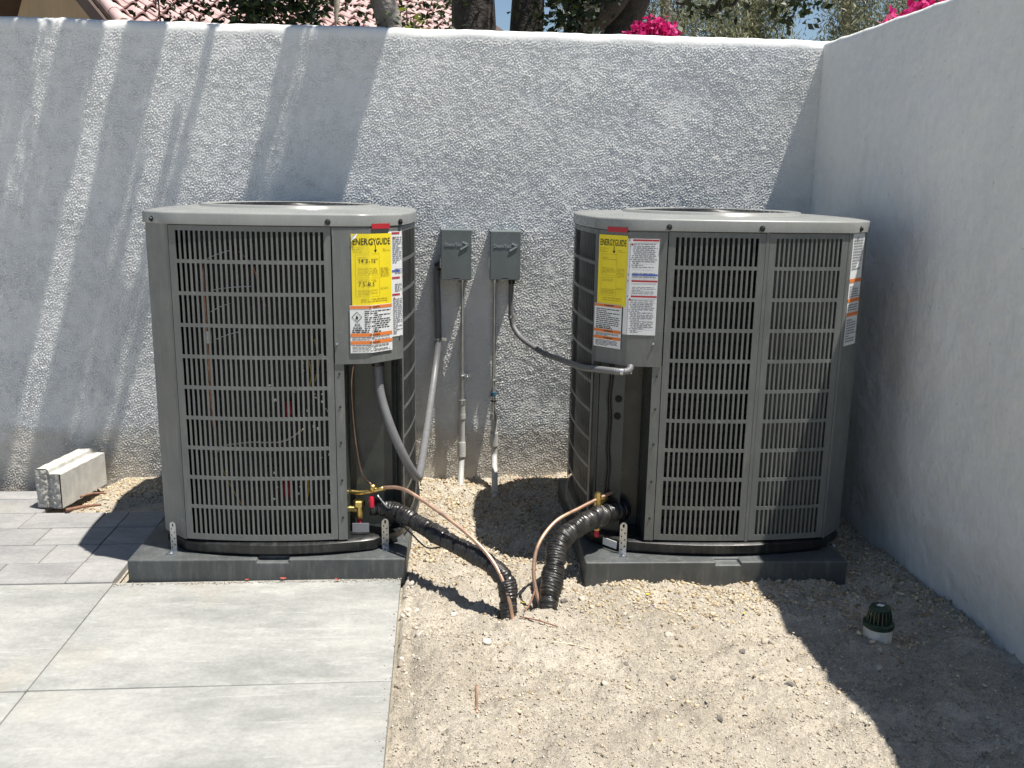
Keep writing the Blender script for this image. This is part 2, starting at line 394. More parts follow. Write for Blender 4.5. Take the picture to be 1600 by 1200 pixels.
# ------------------------------------------------------------------ paving: slabs and small pavers
patio = MB(); patio.add([(-9, -5, -.024), (-.14, -5, -.024), (-.14, 2.9, -.024), (-1.06, 2.9, -.024), (-1.06, 3.6, -.024), (-1.5, 3.6, -.024), (-1.6, 3.86, -.024), (-9, 3.86, -.024)], [(0, 1, 2, 3, 4, 5, 6, 7)])
patio = tag(patio.build('paved_patio', 'sand'), kind='structure')
def paver(name, x0, x1, y0, y1, mat, gap, z=0, bev=.004, poly=None):
    cxp, cyp = (x0+x1)/2, (y0+y1)/2; mb = MB()
    p = poly or [(x0+gap, y0+gap), (x1-gap, y0+gap), (x1-gap, y1-gap), (x0+gap, y1-gap)]
    mb.prism([(x-cxp, y-cyp) for x, y in p], -.045, 0)
    o = mb.build(name, mat, patio, bevel=bev); o.location = (cxp, cyp, z+random.uniform(-.0012, .0012)); o.rotation_euler = (random.uniform(-.002, .002), random.uniform(-.002, .002), 0)
    return o
sx = [-.123, -1.06, -2.0, -2.94, -3.88]; sy = [2.905, 2.245, 1.585, .925, .265, -.395]
for j in range(5):
    for i in range(4): paver('slab', sx[i+1], sx[i], sy[j+1], sy[j], 'slab', .0018, bev=.003)
rowy = [2.909+.167*i for i in range(6)]
starts = [-1.47, -1.37, -1.455, -1.31, -1.42]
for j in range(5):
    y0, y1 = rowy[j], rowy[j+1]
    xr = -1.218
    if j < 4: paver('paver', -1.218, -1.066, y0, y1, 'paver', .0014)
    x = starts[j]; xs = [xr, x]
    if j == 4: xs = [-1.56]
    while xs[-1] > -2.6: xs.append(xs[-1]-.30)
    if j == 3: xs = [xr, -1.31, -1.58, -1.88, -2.2, -2.5, -2.8]
    for a, b in zip(xs[1:], xs[:-1]): paver('paver', a, b, y0, y1, 'paver', .0014)
for a, b in ((-1.9, -1.58), (-2.22, -1.9), (-2.55, -2.22)): paver('paver', a, b, rowy[5], rowy[5]+.1, 'paver', .0014)

# ------------------------------------------------------------------ stucco walls
DW = .0034
wx = np.arange(-2.45, XR+.19, DW); wz = np.arange(-.12, WH-.035, DW); nx, nz = len(wx), len(wz)
h = field(nx, nz, DW, .0098, 11, .34); h2 = field(nx, nz, DW, .05, 12, .5); h3 = field(nx, nz, DW, .5, 13, .6); h4 = field(nx, nz, DW, .10, 14, .5)
st = np.tanh(1.4*h+.2)*.0022+.0003*h2
st *= np.clip(1+.16*h4+.14*h3, .4, 1.6)
st *= (.2+.8*smooth01(wz[-1]-wz, 0, .022))[:, None]
st = st+.0006*h3
WX, WZ = np.meshgrid(wx, wz)
front = np.stack([WX, YW-st, WZ], -1).reshape(-1, 3)
V = [front]; F = [grid_faces(nx, nz)]; off = nx*nz
# rounded top and the back face
prof = [(.0012, WH-.026), (.005, WH-.014), (.014, WH-.006), (.035, WH), (.165, WH), (.19, WH-.01), (.2, WH-.035), (.2, -.12)]
xs = wx; pn = len(prof); wob = h3[-1]*.0018; wob2 = h4[-1]*.0006+h3[-1]*.001
P = np.array([[(x, YW+py_-(w if k < 3 else 0), z+(w2 if 1 <= k <= 5 else 0)) for x, w, w2 in zip(xs, wob, wob2)] for k, (py_, z) in enumerate(prof)])
V.append(P.reshape(-1, 3)); F.append(grid_faces(len(xs), pn)+off); i_ = np.arange(nx-1); F.append(np.stack([off-nx+i_, off-nx+i_+1, off+i_+1, off+i_], 1))   # cap stitched to the face
fl = [(0, -.12)]+[(p_, z_) for p_, z_ in prof]; o_ = off+P.reshape(-1, 3).shape[0]                    # the wall runs on to the left, out of frame
V.append(np.array([(x, YW+p_, z_) for p_, z_ in fl for x in (-7.0, -2.45)])); F.append(grid_faces(2, len(fl))+o_)
bw = np_mesh('stucco_wall', np.concatenate(V), np.concatenate(F), 'stucco', smooth=True)
tag(bw, 'rough white stucco wall running behind the two condenser units', 'wall')
# right wall, shaded, with the same rounded top
DS = .008
ry = np.arange(-1.6, YW+.012, DS); rz = np.arange(-.12, RH-.024, DS); ny_, nz_ = len(ry), len(rz)
hs = .0016*np.tanh(field(ny_, nz_, DS, .021, 21, .4)+.3)+.0006*field(ny_, nz_, DS, .09, 23, .5)+.002*field(ny_, nz_, DS, .5, 22, .6)
RY, RZ = np.meshgrid(ry, rz)
hs *= smooth01(YW-RY, 0, .05)
Vr = np.stack([XR-hs, RY, RZ], -1).reshape(-1, 3); Fr = grid_faces(ny_, nz_)
ys = ry; prof2 = [(.0008, RH-.018), (.003, RH-.009), (.009, RH-.002), (.018, RH), (.17, RH), (.195, RH-.01), (.2, RH-.03), (.2, -.12)]
wob = np.interp(ys, ry, hs[-1])
wj = np.interp(ys, np.linspace(-1.7, 4.1, 90), np.random.default_rng(5).normal(0, .0018, 90))
P2 = np.array([[(XR+p_-(w if k < 3 else 0), y, z+(j if 1 <= k <= 5 else 0)) for y, w, j in zip(ys, wob, wj)] for k, (p_, z) in enumerate(prof2)])
rw = np_mesh('stucco_wall', np.concatenate([Vr, P2.reshape(-1, 3)]), np.concatenate([Fr, grid_faces(len(ys), len(prof2))+ny_*nz_, np.stack([ny_*(nz_-1)+np.arange(ny_-1), ny_*(nz_-1)+np.arange(ny_-1)+1, ny_*nz_+np.arange(ny_-1)+1, ny_*nz_+np.arange(ny_-1)], 1)]), 'stucco_side', smooth=True)
tag(rw, 'smooth shaded stucco side wall at right meeting the back wall in the corner', 'wall')

# ------------------------------------------------------------------ condenser units
class Path:
    """polyline in plan, walked left to right as seen from outside; at(s, z, off) -> point"""
    def __init__(s, pts):
        s.p = np.array(pts, float); d = np.diff(s.p, axis=0); s.L = np.concatenate([[0], np.cumsum(np.hypot(d[:, 0], d[:, 1]))])
        t = np.gradient(s.p, s.L, axis=0); t /= np.linalg.norm(t, axis=1)[:, None]; s.n = np.stack([t[:, 1], -t[:, 0]], 1)
    def at(s, q, z, off=0):
        x = np.interp(q, s.L, s.p[:, 0]); y = np.interp(q, s.L, s.p[:, 1]); a = np.interp(q, s.L, s.n[:, 0]); b = np.interp(q, s.L, s.n[:, 1])
        l = math.hypot(a, b); return (x+a/l*off, y+b/l*off, z)
def sheet(path, s0, s1, z0, z1, off=0, th=.0012, ns=None, mb=None, nzs=1):
    """thin curved sheet with thickness"""
    mb = mb or MB(); ns = ns or max(2, int((s1-s0)/.012)); qs = np.linspace(s0, s1, ns+1); zs = np.linspace(z0, z1, nzs+1)
    V = [path.at(q, z, off) for z in zs for q in qs]+[path.at(q, z, off-th) for z in zs for q in qs]
    n = ns+1; o = n*(nzs+1); F = []
    for j in range(nzs):
        for i in range(ns):
            a = j*n+i; F += [(a, a+1, a+n+1, a+n), (o+a+1, o+a, o+a+n, o+a+n+1)]
    for i in range(ns):
        F += [(i, o+i, o+i+1, i+1), (nzs*n+i, nzs*n+i+1, o+nzs*n+i+1, o+nzs*n+i)]
    for j in range(nzs):
        a = j*n; F += [(a, a+n, o+a+n, o+a), (a+ns, o+a+ns, o+a+n+ns, a+n+ns)]
    mb.add(V, F); return mb
def grille(path, s0, s1, z0, z1, nslot, nrow=10, ms=.019, mz0=.020, mz1=.016, gap=.0115, fill=.60, depth=.0045):
    """stamped sheet: every slot is a real opening with returned edges"""
    mb = MB(); pit = (s1-s0-2*ms)/nslot; S = [s0]; slotcol = []
    for k in range(nslot):
        a = s0+ms+k*pit+pit*(1-fill)/2; S += [a, a+pit*fill]; slotcol.append(len(S)-2)
    S.append(s1); hz = (z1-z0-mz0-mz1-gap*(nrow-1))/nrow; Z = [z0]; slotrow = []
    for k in range(nrow):
        a = z0+mz0+k*(hz+gap); Z += [a, a+hz]; slotrow.append(len(Z)-2)
    Z.append(z1); n = len(S); sc, sr = set(slotcol), set(slotrow)
    V = [path.at(q, z, .003) for z in Z for q in S]; B = len(V); V += [path.at(q, z, .003-depth) for z in Z for q in S]; F = []
    for j in range(len(Z)-1):
        for i in range(n-1):
            a = j*n+i
            if i in sc and j in sr:
                F += [(a, B+a, B+a+1, a+1), (a+n, a+n+1, B+a+n+1, B+a+n), (a, a+n, B+a+n, B+a), (a+1, B+a+1, B+a+n+1, a+n+1)]
            else: F.append((a, a+1, a+n+1, a+n))
    m = (len(Z)-1)*n
    for i in range(n-1): F += [(i, B+i, B+i+1, i+1), (m+i, m+i+1, B+m+i+1, B+m+i)]
    for j in range(len(Z)-1):
        a = j*n; b = a+n-1; F += [(a, a+n, B+a+n, B+a), (b, B+b, B+b+n, b+n)]
    mb.add(V, F); return mb
def decal(mb, path, s0, z0, V, F, off):
    mb.add([path.at(s0+x, z0+y, off) for x, y, _ in V], F)
def bar(mb, path, s0, s1, z0, z1, off):
    n = max(1, int((s1-s0)/.012)); qs = np.linspace(s0, s1, n+1)
    V = [path.at(q, z0, off) for q in qs]+[path.at(q, z1, off) for q in qs]
    mb.add(V, [(i, i+1, i+n+2, i+n+1) for i in range(n)])
def microtext(mb, path, s0, s1, z1, z0, rows, off, seed, fillh=.5, ragged=.15):
    g = random.Random(seed); h = (z1-z0)/rows
    for r in range(rows):
        z = z1-(r+1)*h; q = s0; end = s1-(g.random()*ragged*(s1-s0))
        if g.random() < .12: end = s0+(s1-s0)*g.uniform(.3, .6)
        while q < end:
            w = g.uniform(.006, .018); bar(mb, path, q, min(q+w, end), z+h*.2, z+h*(.2+fillh), off); q += w+.0025
def tri(mb, path, s, z, w, off): mb.add([path.at(s-w/2, z, off), path.at(s+w/2, z, off), path.at(s, z+w*.87, off)], [(0, 1, 2)])
def ring2d(mb, path, pts_o, pts_i, off):
    n = len(pts_o); mb.add([path.at(a, b, off) for a, b in pts_o]+[path.at(a, b, off) for a, b in pts_i], [(i, (i+1) % n, (i+1) % n+n, i+n) for i in range(n)])

PADH, ZB, ZT = .072, .122, 1.163
def condenser(name, label, loc, rz, ax, ay, ctrl, spec):
    c, bow = .090, .030
    vx = [(-ax+c, -ay), (ax-c, -ay), (ax, -ay+c), (ax, ay-c), (ax-c, ay), (-ax+c, ay), (-ax, ay-c), (-ax, -ay+c)]
    def epts(e, t0=0, t1=1, n=24, b=bow, off=0):
        a, d = np.array(vx[e]), np.array(vx[(e+1) % 8]); t = np.linspace(t0, t1, n+1); dv = d-a; nn = np.array([dv[1], -dv[0]])/np.hypot(*dv)
        k = 4*t*(1-t)*b if e % 2 == 0 else 0*t
        return [tuple(p) for p in a+t[:, None]*dv+(k+off)[:, None]*nn]
    def outline(b=bow, off=0, n=14):
        pts = []
        for e in range(8): pts += epts(e, n=n if e % 2 == 0 else 3, b=b)[:-1]
        p = np.array(pts); q = np.roll(p, -1, 0)-np.roll(p, 1, 0); q /= np.linalg.norm(q, axis=1)[:, None]
        return p+np.stack([q[:, 1], -q[:, 0]], 1)*off
    root = empty(name, loc, rz); tag(root, label, 'condenser unit', 'outdoor condenser units')
    # base pan
    mb = MB(); o1, o2 = outline(.050, -.004), outline(.046, -.012); n = len(o1); o3 = outline(.03, -.03)
    zs = [(o2, PADH), (o1, PADH+.012), (o1, ZB-.010), (o2, ZB-.003), (o3, ZB)]
    V = [(x, y, z) for o, z in zs for x, y in o]; F = [(j*n+i, j*n+(i+1) % n, (j+1)*n+(i+1) % n, (j+1)*n+i) for j in range(len(zs)-1) for i in range(n)]
    F.append(tuple((len(zs)-1)*n+i for i in range(n))); mb.add(V, F); base = mb.build('base_pan', 'base_black', root, smooth=True, auto=35)
    # sides
    side = {e: Path(epts(e, n=40)) for e in (0, 2, 4, 6)}
    for e in (0, 2, 4, 6):
        L = side[e].L[-1]
        for (a, b, ns_, back) in spec['grille'][e]:
            grille(side[e], a if a >= 0 else L+a, b if b > 0 else L+b, ZB+.003, ZT-.006, ns_, **(dict(fill=.86, depth=.0003) if e == spec['oblique'] else {})).build('grille_panel', 'grey_paint', root)
            sheet(side[e], max(.0, (a if a >= 0 else L+a)), (b if b > 0 else L+b), ZB, ZT, -back, .004, mb=None).build('coil_face', 'backing_grey' if back < .013 else 'coil', root)
        for (a, b) in spec['strip'].get(e, []):
            sheet(side[e], a if a >= 0 else L+a, b if b > 0 else L+b, ZB, ZT, .0035 if b-a < .04 and b > 0 else .001, .01).build('divider_strip', 'grey_paint', root)
    # solid corner posts (all but the control corner)
    for e in (1, 3, 5, 7):
        if e == ctrl: continue
        pr, nx_ = epts(e-1, n=40), epts((e+1) % 8, n=40)
        m0 = spec['post'].get(e, (.014, .014))
        Lp, Ln = Path(pr), Path(nx_)
        a = [Lp.at(q, 0)[:2] for q in np.linspace(Lp.L[-1]-m0[0], Lp.L[-1], 4)]; b = [Ln.at(q, 0)[:2] for q in np.linspace(0, m0[1], 4)]
        pp = Path(a[:-1]+epts(e, n=8)+b[1:]); sheet(pp, 0, pp.L[-1], ZB, ZT, .002, .006, ns=20).build('corner_post', 'grey_paint', root, smooth=True, auto=30)
        if spec.get('postlabel') == e:
            lab = MB(); sheet(pp, .020, .112, .79, 1.158, .0030, .0006, mb=lab); lo = lab.build('rating_label', 'paper_white', root)
            k = MB(); microtext(k, pp, .026, .106, 1.15, 1.04, 12, .0040, 3); microtext(k, pp, .026, .106, .99, .95, 5, .0040, 4); microtext(k, pp, .026, .106, .93, .905, 3, .0040, 14); microtext(k, pp, .026, .106, .88, .80, 9, .0040, 15)
            k.build('print', 'ink_grey', lo)
            for z in (1.0, .935, .888): k = MB(); bar(k, pp, .020, .112, z, z+.012, .0040); k.build('orange_band', 'ink_orange', lo)
    # control corner
    W = spec['wing']
    if ctrl == 1:
        P0 = Path(epts(0, n=60)); L0 = P0.L[-1]; a = [P0.at(q, 0)[:2] for q in np.linspace(L0-W, L0, 12)]
        P2_ = Path(epts(2, n=60)); b = [P2_.at(q, 0)[:2] for q in np.linspace(0, .012, 3)]
        cp = Path(a[:-1]+epts(1, n=16)+b[1:]); bend = W
    else:
        P6 = Path(epts(6, n=60)); L6 = P6.L[-1]; a = [P6.at(q, 0)[:2] for q in np.linspace(L6-.012, L6, 3)]
        P0 = Path(epts(0, n=60)); b = [P0.at(q, 0)[:2] for q in np.linspace(0, W, 12)]
        cp = Path(a[:-1]+epts(7, n=16)+b[1:]); bend = .012
    CL = cp.L[-1]; ZC = .722
    cov = MB(); sheet(cp, .002, CL-.002, ZC, ZT-.008, .006, .002, ns=40, mb=cov)
    inn = [cp.at(q, ZC+.001, .004) for q in np.linspace(.003, CL-.003, 20)]; ctr = Vector((sum(p[0] for p in inn)/20*.80, sum(p[1] for p in inn)/20*.80, ZC+.001))
    cov.add(inn+[ctr], [(i+1, i, 20) for i in range(19)])
    cover = cov.build('control_cover', 'grey_paint', root, smooth=True, auto=30)
    sheet(cp, .0, CL, ZT-.03, ZT, .0015, .004, ns=30).build('cover_flange', 'grey_paint', root)
    # recess below the cover
    pw = .030
    if ctrl == 1:
        A = Vector(cp.at(pw, 0)); Bp = Vector(cp.at(CL-.004, 0)); strip = (0, pw); inner = [A, A+Vector((0, .125, 0)), A+Vector((.018, .135, 0)), Bp+Vector((-.035, .030, 0)), Bp+Vector((-.003, .012, 0))]
    else:
        A = Vector(cp.at(CL-pw, 0)); Bp = Vector(cp.at(.004, 0)); strip = (CL-pw, CL); inner = [Bp+Vector((.003, .012, 0)), Bp+Vector((.012, .012, 0)), A+Vector((-.075, .070, 0)), A+Vector((-.068, .155, 0)), A+Vector((0, .150, 0)), A]
    sheet(cp, strip[0], strip[1], ZB, ZC+.004, .002, .004, ns=6).build('door_jamb', 'grey_paint', root)
    for z_ in (.20, .33, .46, .58, .69):
        q_ = (strip[0]+strip[1])/2; p0 = Vector(cp.at(q_, z_, .002)); p1 = Vector(cp.at(q_, z_, .02)); M = Matrix.Translation(p0) @ (p1-p0).to_track_quat('Z', 'Y').to_matrix().to_4x4()
        MB().lathe([(.0038, 0), (.0038, .002), (.002, .003)], seg=8, M=M).build('screw', 'screw', root)
    mb = MB(); nI = len(inner)
    mb.add([(p.x, p.y, ZB) for p in inner]+[(p.x, p.y, ZC+.05) for p in inner], [(i, i+1, i+1+nI, i+nI) for i in range(nI-1)])
    rec = mb.build('recess_panel', 'inner_panel', root)
    # lid
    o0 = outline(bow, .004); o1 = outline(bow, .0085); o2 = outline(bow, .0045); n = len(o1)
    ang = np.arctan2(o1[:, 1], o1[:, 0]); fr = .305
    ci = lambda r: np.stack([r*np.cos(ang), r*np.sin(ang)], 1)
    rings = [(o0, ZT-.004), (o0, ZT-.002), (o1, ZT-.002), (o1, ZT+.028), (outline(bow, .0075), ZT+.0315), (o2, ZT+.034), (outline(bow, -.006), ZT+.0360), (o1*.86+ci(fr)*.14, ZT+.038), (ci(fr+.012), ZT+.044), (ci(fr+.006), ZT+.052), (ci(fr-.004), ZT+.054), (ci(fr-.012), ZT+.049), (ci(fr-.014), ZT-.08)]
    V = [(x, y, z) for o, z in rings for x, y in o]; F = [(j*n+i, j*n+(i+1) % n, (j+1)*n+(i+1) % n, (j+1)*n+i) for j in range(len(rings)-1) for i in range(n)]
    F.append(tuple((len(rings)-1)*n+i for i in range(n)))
    lid = MB().add(V, F).build('lid', 'lid_grey_sheen', root, smooth=True, auto=40)
    g = MB()
    for k in range(1, 15):
        r = fr*k/15; z = ZT+.046+.010*(1-(k/15)**2)
        g.tube([(r*math.cos(a), r*math.sin(a), z) for a in np.linspace(0, 2*math.pi, 49)], .0022, 5, 0, False)
    for k in range(12):
        a = k*math.pi/6; g.tube([(q*fr*math.cos(a), q*fr*math.sin(a), ZT+.043+.010*(1-q*q)) for q in (.12, .4, .7, .97)], .0025, 5, 2)
    g.lathe([(.001, ZT+.05), (.055, ZT+.052), (.05, ZT+.058), (.001, ZT+.059)], seg=20)
    g.build('fan_guard', 'base_black', lid, smooth=True)
    def screw(p, nrm, r=.0062):
        M = Matrix.Translation(p) @ Vector(nrm).to_track_quat('Z', 'Y').to_matrix().to_4x4()
        MB().lathe([(r*1.5, 0), (r*1.5, .0015), (r, .002), (r*.92, .006), (r*.6, .0075)], seg=12, M=M).build('screw', 'screw', lid, smooth=True, auto=40)
    for e, s_ in spec['screws']:
        pth = Path(epts(e, n=30)); q = s_*pth.L[-1]; p0 = pth.at(q, ZT+.009, .0085); p1 = pth.at(q, ZT+.009, .02); screw(Vector(p0), Vector(p1)-Vector(p0))
    # red tag under the lid edge at the control corner
    mb = MB(); sheet(cp, spec['red'][0], spec['red'][1], ZT-.011, ZT+.005, .0110, .002, ns=10, mb=mb); mb.build('red_tag', 'red_tape', root)
    # stickers
    def label_part(nm, s0, s1, z0, z1, mat, off): return sheet(cp, s0, s1, z0, z1, off, .0006, ns=18).build(nm, mat, root)
    w0, w1, wz0, wz1 = spec['white']; l2 = label_part('safety_label', w0, w1, wz0, wz1, 'paper_white', .0072)
    ww = w1-w0; wh = wz1-wz0; k = MB(); off = .0080
    vis0 = max(w0, spec['yellow'][1]+.004)
    for (a, b, r) in ((.955, .70, 13), (.655, .60, 3), (.51, .43, 5), (.37, .02, 19)): microtext(k, cp, vis0+.012 if r in (3, 5) else vis0+.003, w1-.004, wz0+wh*a, wz0+wh*b, r, off, r+len(name), .5)
    k.build('print', 'ink_grey', l2)
    for z in (.975, .555, .395): k = MB(); bar(k, cp, vis0, w1-.001, wz0+wh*z, wz0+wh*z+.006, off); k.build('red_band', 'ink_red', l2)
    for z in (.93, .36): k = MB(); tri(k, cp, vis0+.008, wz0+wh*z, .010, off); k.build('warning_triangle', 'ink_red', l2)
    k = MB(); bar(k, cp, vis0, w1-.001, wz0+wh*.62, wz0+wh*.62+.006, off); k.build('blue_band', 'ink_blue', l2)
    y0, y1, yz0, yz1 = spec['yellow']; l1 = label_part('energy_label', y0, y1, yz0, yz1, 'paper_yellow', .0086); off = .0094; yw, yh = y1-y0, yz1-yz0
    k = MB(); V, F = text_geo('ENERGYGUIDE', .02, .012); xs_ = [v[0] for v in V]; f = (yw-.010)/(max(xs_)-min(xs_)); x0_ = min(xs_)
    V = [((v[0]-x0_)*f, v[1]*1.45, 0) for v in V]; decal(k, cp, y0+.005, yz1-.034, V, F, off)
    sa = y0+yw*.535; bar(k, cp, sa-.0012, sa+.0012, yz1-.050, yz1-.034, off); k.add([cp.at(sa-.006, yz1-.050, off), cp.at(sa, yz1-.059, off), cp.at(sa+.006, yz1-.050, off)], [(0, 1, 2)])
    for txt, z in spec['nums']:
        V, F = text_geo(txt, .019, 0); decal(k, cp, y0+.020, yz1-z*yh, [(v[0]*.95, v[1], 0) for v in V], F, off)
    k.build('lettering', 'ink_black', l1)
    k = MB()
    microtext(k, cp, y0+.004, y0+.04, yz1-.040, yz1-.056, 3, off, 3, .35); microtext(k, cp, y1-.035, y1-.005, yz1-.045, yz1-.055, 2, off, 4, .35)
    for a, b, r, u0, u1 in ((.31, .355, 2, .14, .62), (.46, .55, 5, .14, .62), (.62, .66, 2, .14, .6), (.76, .84, 4, .14, .62), (.46, .60, 7, .67, .95), (.74, .77, 2, .67, .95), (.88, .94, 2, .2, .9)):
        microtext(k, cp, y0+u0*yw, y0+u1*yw, yz1-a*yh, yz1-b*yh, r, off, int(a*100), .4)
    for a, b in ((.27, .57), (.60, .86)):
        for s_ in (y0+.012, y0+yw*.64): bar(k, cp, s_, s_+.0008, yz1-b*yh, yz1-a*yh, off)
        for z_ in (a, b): bar(k, cp, y0+.012, y0+yw*.64, yz1-z_*yh-.0008, yz1-z_*yh, off)
    k.build('print', 'ink_yellow', l1)
    if spec.get('curl'):
        k = MB(); k.add([cp.at(y0-.001, yz1-.022, .0098), cp.at(y0+.020, yz1+.002, .0098), cp.at(y0+.014, yz1-.012, .016), cp.at(y0+.006, yz1-.004, .013)], [(0, 2, 1), (0, 1, 3)]); k.build('curled_corner', 'paper_white', l1)
    q0, q1, qz0, qz1 = spec['warn']; l3 = label_part('warning_label', q0, q1, qz0, qz1, 'paper_white', .0100); off = .0108; qw, qh = q1-q0, qz1-qz0
    for a, b in ((.93, .99), (.345, .415), (.185, .255)): k = MB(); bar(k, cp, q0+.001, q1-.001, qz0+qh*a, qz0+qh*b, off); k.build('orange_band', 'ink_orange', l3)
    k = MB()
    for z in (.945, .36, .20):
        V, F = text_geo('WARNING', .0075, .02); decal(k, cp, q0+qw*.5-.015, qz0+qh*z, V, F, off+.0006)
    t0 = .31 if spec['flame'] else .06
    microtext(k, cp, q0+qw*t0, q1-.004, qz0+qh*.90, qz0+qh*.50, 9, off, 21, .42); microtext(k, cp, q0+.006, q0+qw*.7, qz0+qh*.495, qz0+qh*.42, 2, off, 22, .6)
    microtext(k, cp, q0+.006, q1-.006, qz0+qh*.335, qz0+qh*.265, 3, off, 23, .45, .05); microtext(k, cp, q0+.006, q1-.006, qz0+qh*.17, qz0+qh*.03, 5, off, 24, .4, .1)
    if spec['flame']:
        cs, cz, r = q0+qw*.145, qz0+qh*.755, .0165
        dia = lambda r: [(cs, cz+r*1.1), (cs+r, cz), (cs, cz-r*1.1), (cs-r, cz)]
        ring2d(k, cp, dia(r), dia(r-.0022), off)
        k.add([cp.at(cs+x*.001, cz+z*.001, off) for x, z in ((-3, -6), (3, -6), (5, -2), (3.2, 2), (1.8, 0), (.6, 7), (-2.6, 3), (-2.6, 0), (-4.6, -1.5))], [tuple(range(9))])
        bar(k, cp, cs-.006, cs+.006, cz-.0095, cz-.0083, off)
        for txt, z in (('A2L', .565), ('R454B', .50)):
            V, F = text_geo(txt, .0125 if txt == 'A2L' else .0105, .02); xs_ = [v[0] for v in V]; mid = (max(xs_)+min(xs_))/2; decal(k, cp, cs-mid+.002, qz0+qh*z, V, F, off)
    k.build('lettering', 'ink_black', l3)
    # latch screws on cover
    for q, z in spec['coverscrews']:
        p0 = Vector(cp.at(q, z, .007)); p1 = Vector(cp.at(q, z, .02)); M = Matrix.Translation(p0) @ (p1-p0).to_track_quat('Z', 'Y').to_matrix().to_4x4()
        MB().lathe([(.004, 0), (.004, .003), (.002, .004)], seg=10, M=M).build('screw', 'galvanized', cover)
    return root, cp, side, inner

rotL, rotR = R(-1.2), R(-1.4)
specL = dict(grille={0: [(.008, -.118, 29, .075)], 2: [(.014, .352, 18, .02), (.368, -.014, 17, .02)], 4: [(.014, -.014, 29, .03)], 6: [(.014, -.014, 34, .03)]},
             oblique=2, strip={2: [(.353, .367)]}, post={7: (.010, .006)}, wing=.116,
             screws=[(0, .80), (7, .45), (1, .98)], red=(.122, .195), yellow=(.060, .200), white=(.19, .252, .80, 1.142), warn=(.052, .200, .758, .912),
             nums=[('14.3-16', .40), ('7.5-8.5', .72)], curl=True, flame=True, coverscrews=[(.010, .79), (.236, .80)])
specL['yellow'] = (.060, .200, .908, 1.137)
specR = dict(grille={0: [(.116, .424, 16, .035), (.437, -.010, 15, .012)], 2: [(.014, -.014, 29, .02)], 4: [(.014, -.014, 34, .03)], 6: [(.014, -.010, 29, .02)]},
             oblique=6, strip={0: [(.425, .436)]}, post={1: (.008, .014)}, wing=.114, postlabel=1,
             screws=[(0, .16), (0, .57), (1, .40)], red=(.050, .128), yellow=(.018, .130, .915, 1.142), white=(.122, .226, .826, 1.134), warn=(.012, .118, .775, .919),
             nums=[], flame=False, coverscrews=[(.222, .80)])
unitL, cpL, sideL, innL = condenser('condenser_unit', 'left grey condenser unit with one wide slotted grille and yellow label at its right corner', (-.520, 3.412, 0), rotL, .4025, .4455, 1, specL)
unitR, cpR, sideR, innR = condenser('condenser_unit', 'right grey condenser unit with two slotted front panels, standing beside the shaded side wall', (.980, 3.312, 0), rotR, .4455, .4025, 7, specR)

# what shows behind the left grille
def inlocal(u, p): return u.matrix_world.inverted() @ Vector(p)
bpy.context.view_layer.update()
fy = -.4455
def wire(pts, r, mat, nm, parent, seg=6): return MB().tube(pts, r, seg, 6).build(nm, mat, parent, smooth=True)
wire([(-.215, fy+.03, 1.05), (-.212, fy+.03, .80), (-.208, fy+.03, .56), (-.205, fy+.035, .50)], .008, 'dull_copper', 'copper_tube', unitL)
MB().lathe([(.010, -.02), (.010, .02)], (-.208, fy+.03, .80), 10).build('tube_joint', 'white_plastic', unitL)
wire([(-.10, fy+.02, 1.08), (-.05, fy+.0, 1.03), (-.035, fy+.01, .95), (-.02, fy+.03, .90)], .0035, 'dull_copper', 'copper_tube', unitL)
for i, (x, z0, z1) in enumerate(((.11, .75, .62), (.135, .80, .66), (.09, .36, .24))):
    wire([(x, fy+.0, z0), (x+.012, fy-.004, (z0+z1)/2), (x-.004, fy+.01, z1)], .003, 'wire_yellow', 'yellow_wire', unitL)
for (x, z) in ((.045, .56), (.03, .30)):
    MB().lathe([(.016, -.03), (.018, 0), (.014, .03)], (x, fy+.005, z), 12).build('red_capacitor', 'dim_red', unitL, smooth=True)
wire([(-.20, fy+.02, .32), (-.19, fy+.0, .43), (-.10, fy+.0, .455), (.02, fy-.004, .46), (.09, fy+.01, .50)], .003, 'twig_pale', 'thin_tube', unitL)
wire([(-.19, fy+.02, .46), (-.175, fy+.0, .36), (-.15, fy+.0, .30), (-.12, fy+.02, .22)], .0028, 'wire_yellow', 'yellow_wire', unitL)
for i, (xa, za, xb, zb) in enumerate(((-.22, 1.04, -.12, 1.08), (-.20, .95, -.06, .965), (-.20, .88, -.13, .91), (-.19, .79, -.10, .82))):
    wire([(xa, fy+.03, za), ((xa+xb)/2, fy+.022, (za+zb)/2+.004), (xb, fy+.03, zb)], .0022, 'galvanized', 'bracket_rod', unitL)
g = random.Random(4); mb = MB()
for i in range(26):
    x, z = g.uniform(-.24, .15), g.uniform(.2, 1.1); a = g.uniform(-.9, .9); l = g.uniform(.05, .16); yy = fy+g.uniform(.02, .045)
    mb.tube([(x, yy, z), (x+l*.5*math.cos(a)+g.uniform(-.02, .02), yy-.008, z+l*.5*math.sin(a)), (x+l*math.cos(a), yy, z+l*math.sin(a))], g.uniform(.0015, .004), 5, 4)
mb.build('wiring', 'wire_dark', unitL, smooth=True)
mb = MB()
for i in range(70):
    x, z = g.uniform(-.05, .17), g.uniform(.2, .78); yy = fy+g.uniform(.03, .06); s_ = g.uniform(.0015, .004)
    mb.box((x-s_, yy, z-s_*g.uniform(.5, 2)), (x+s_, yy+.002, z+s_))
mb.build('fin_glints', 'galvanized', unitL)
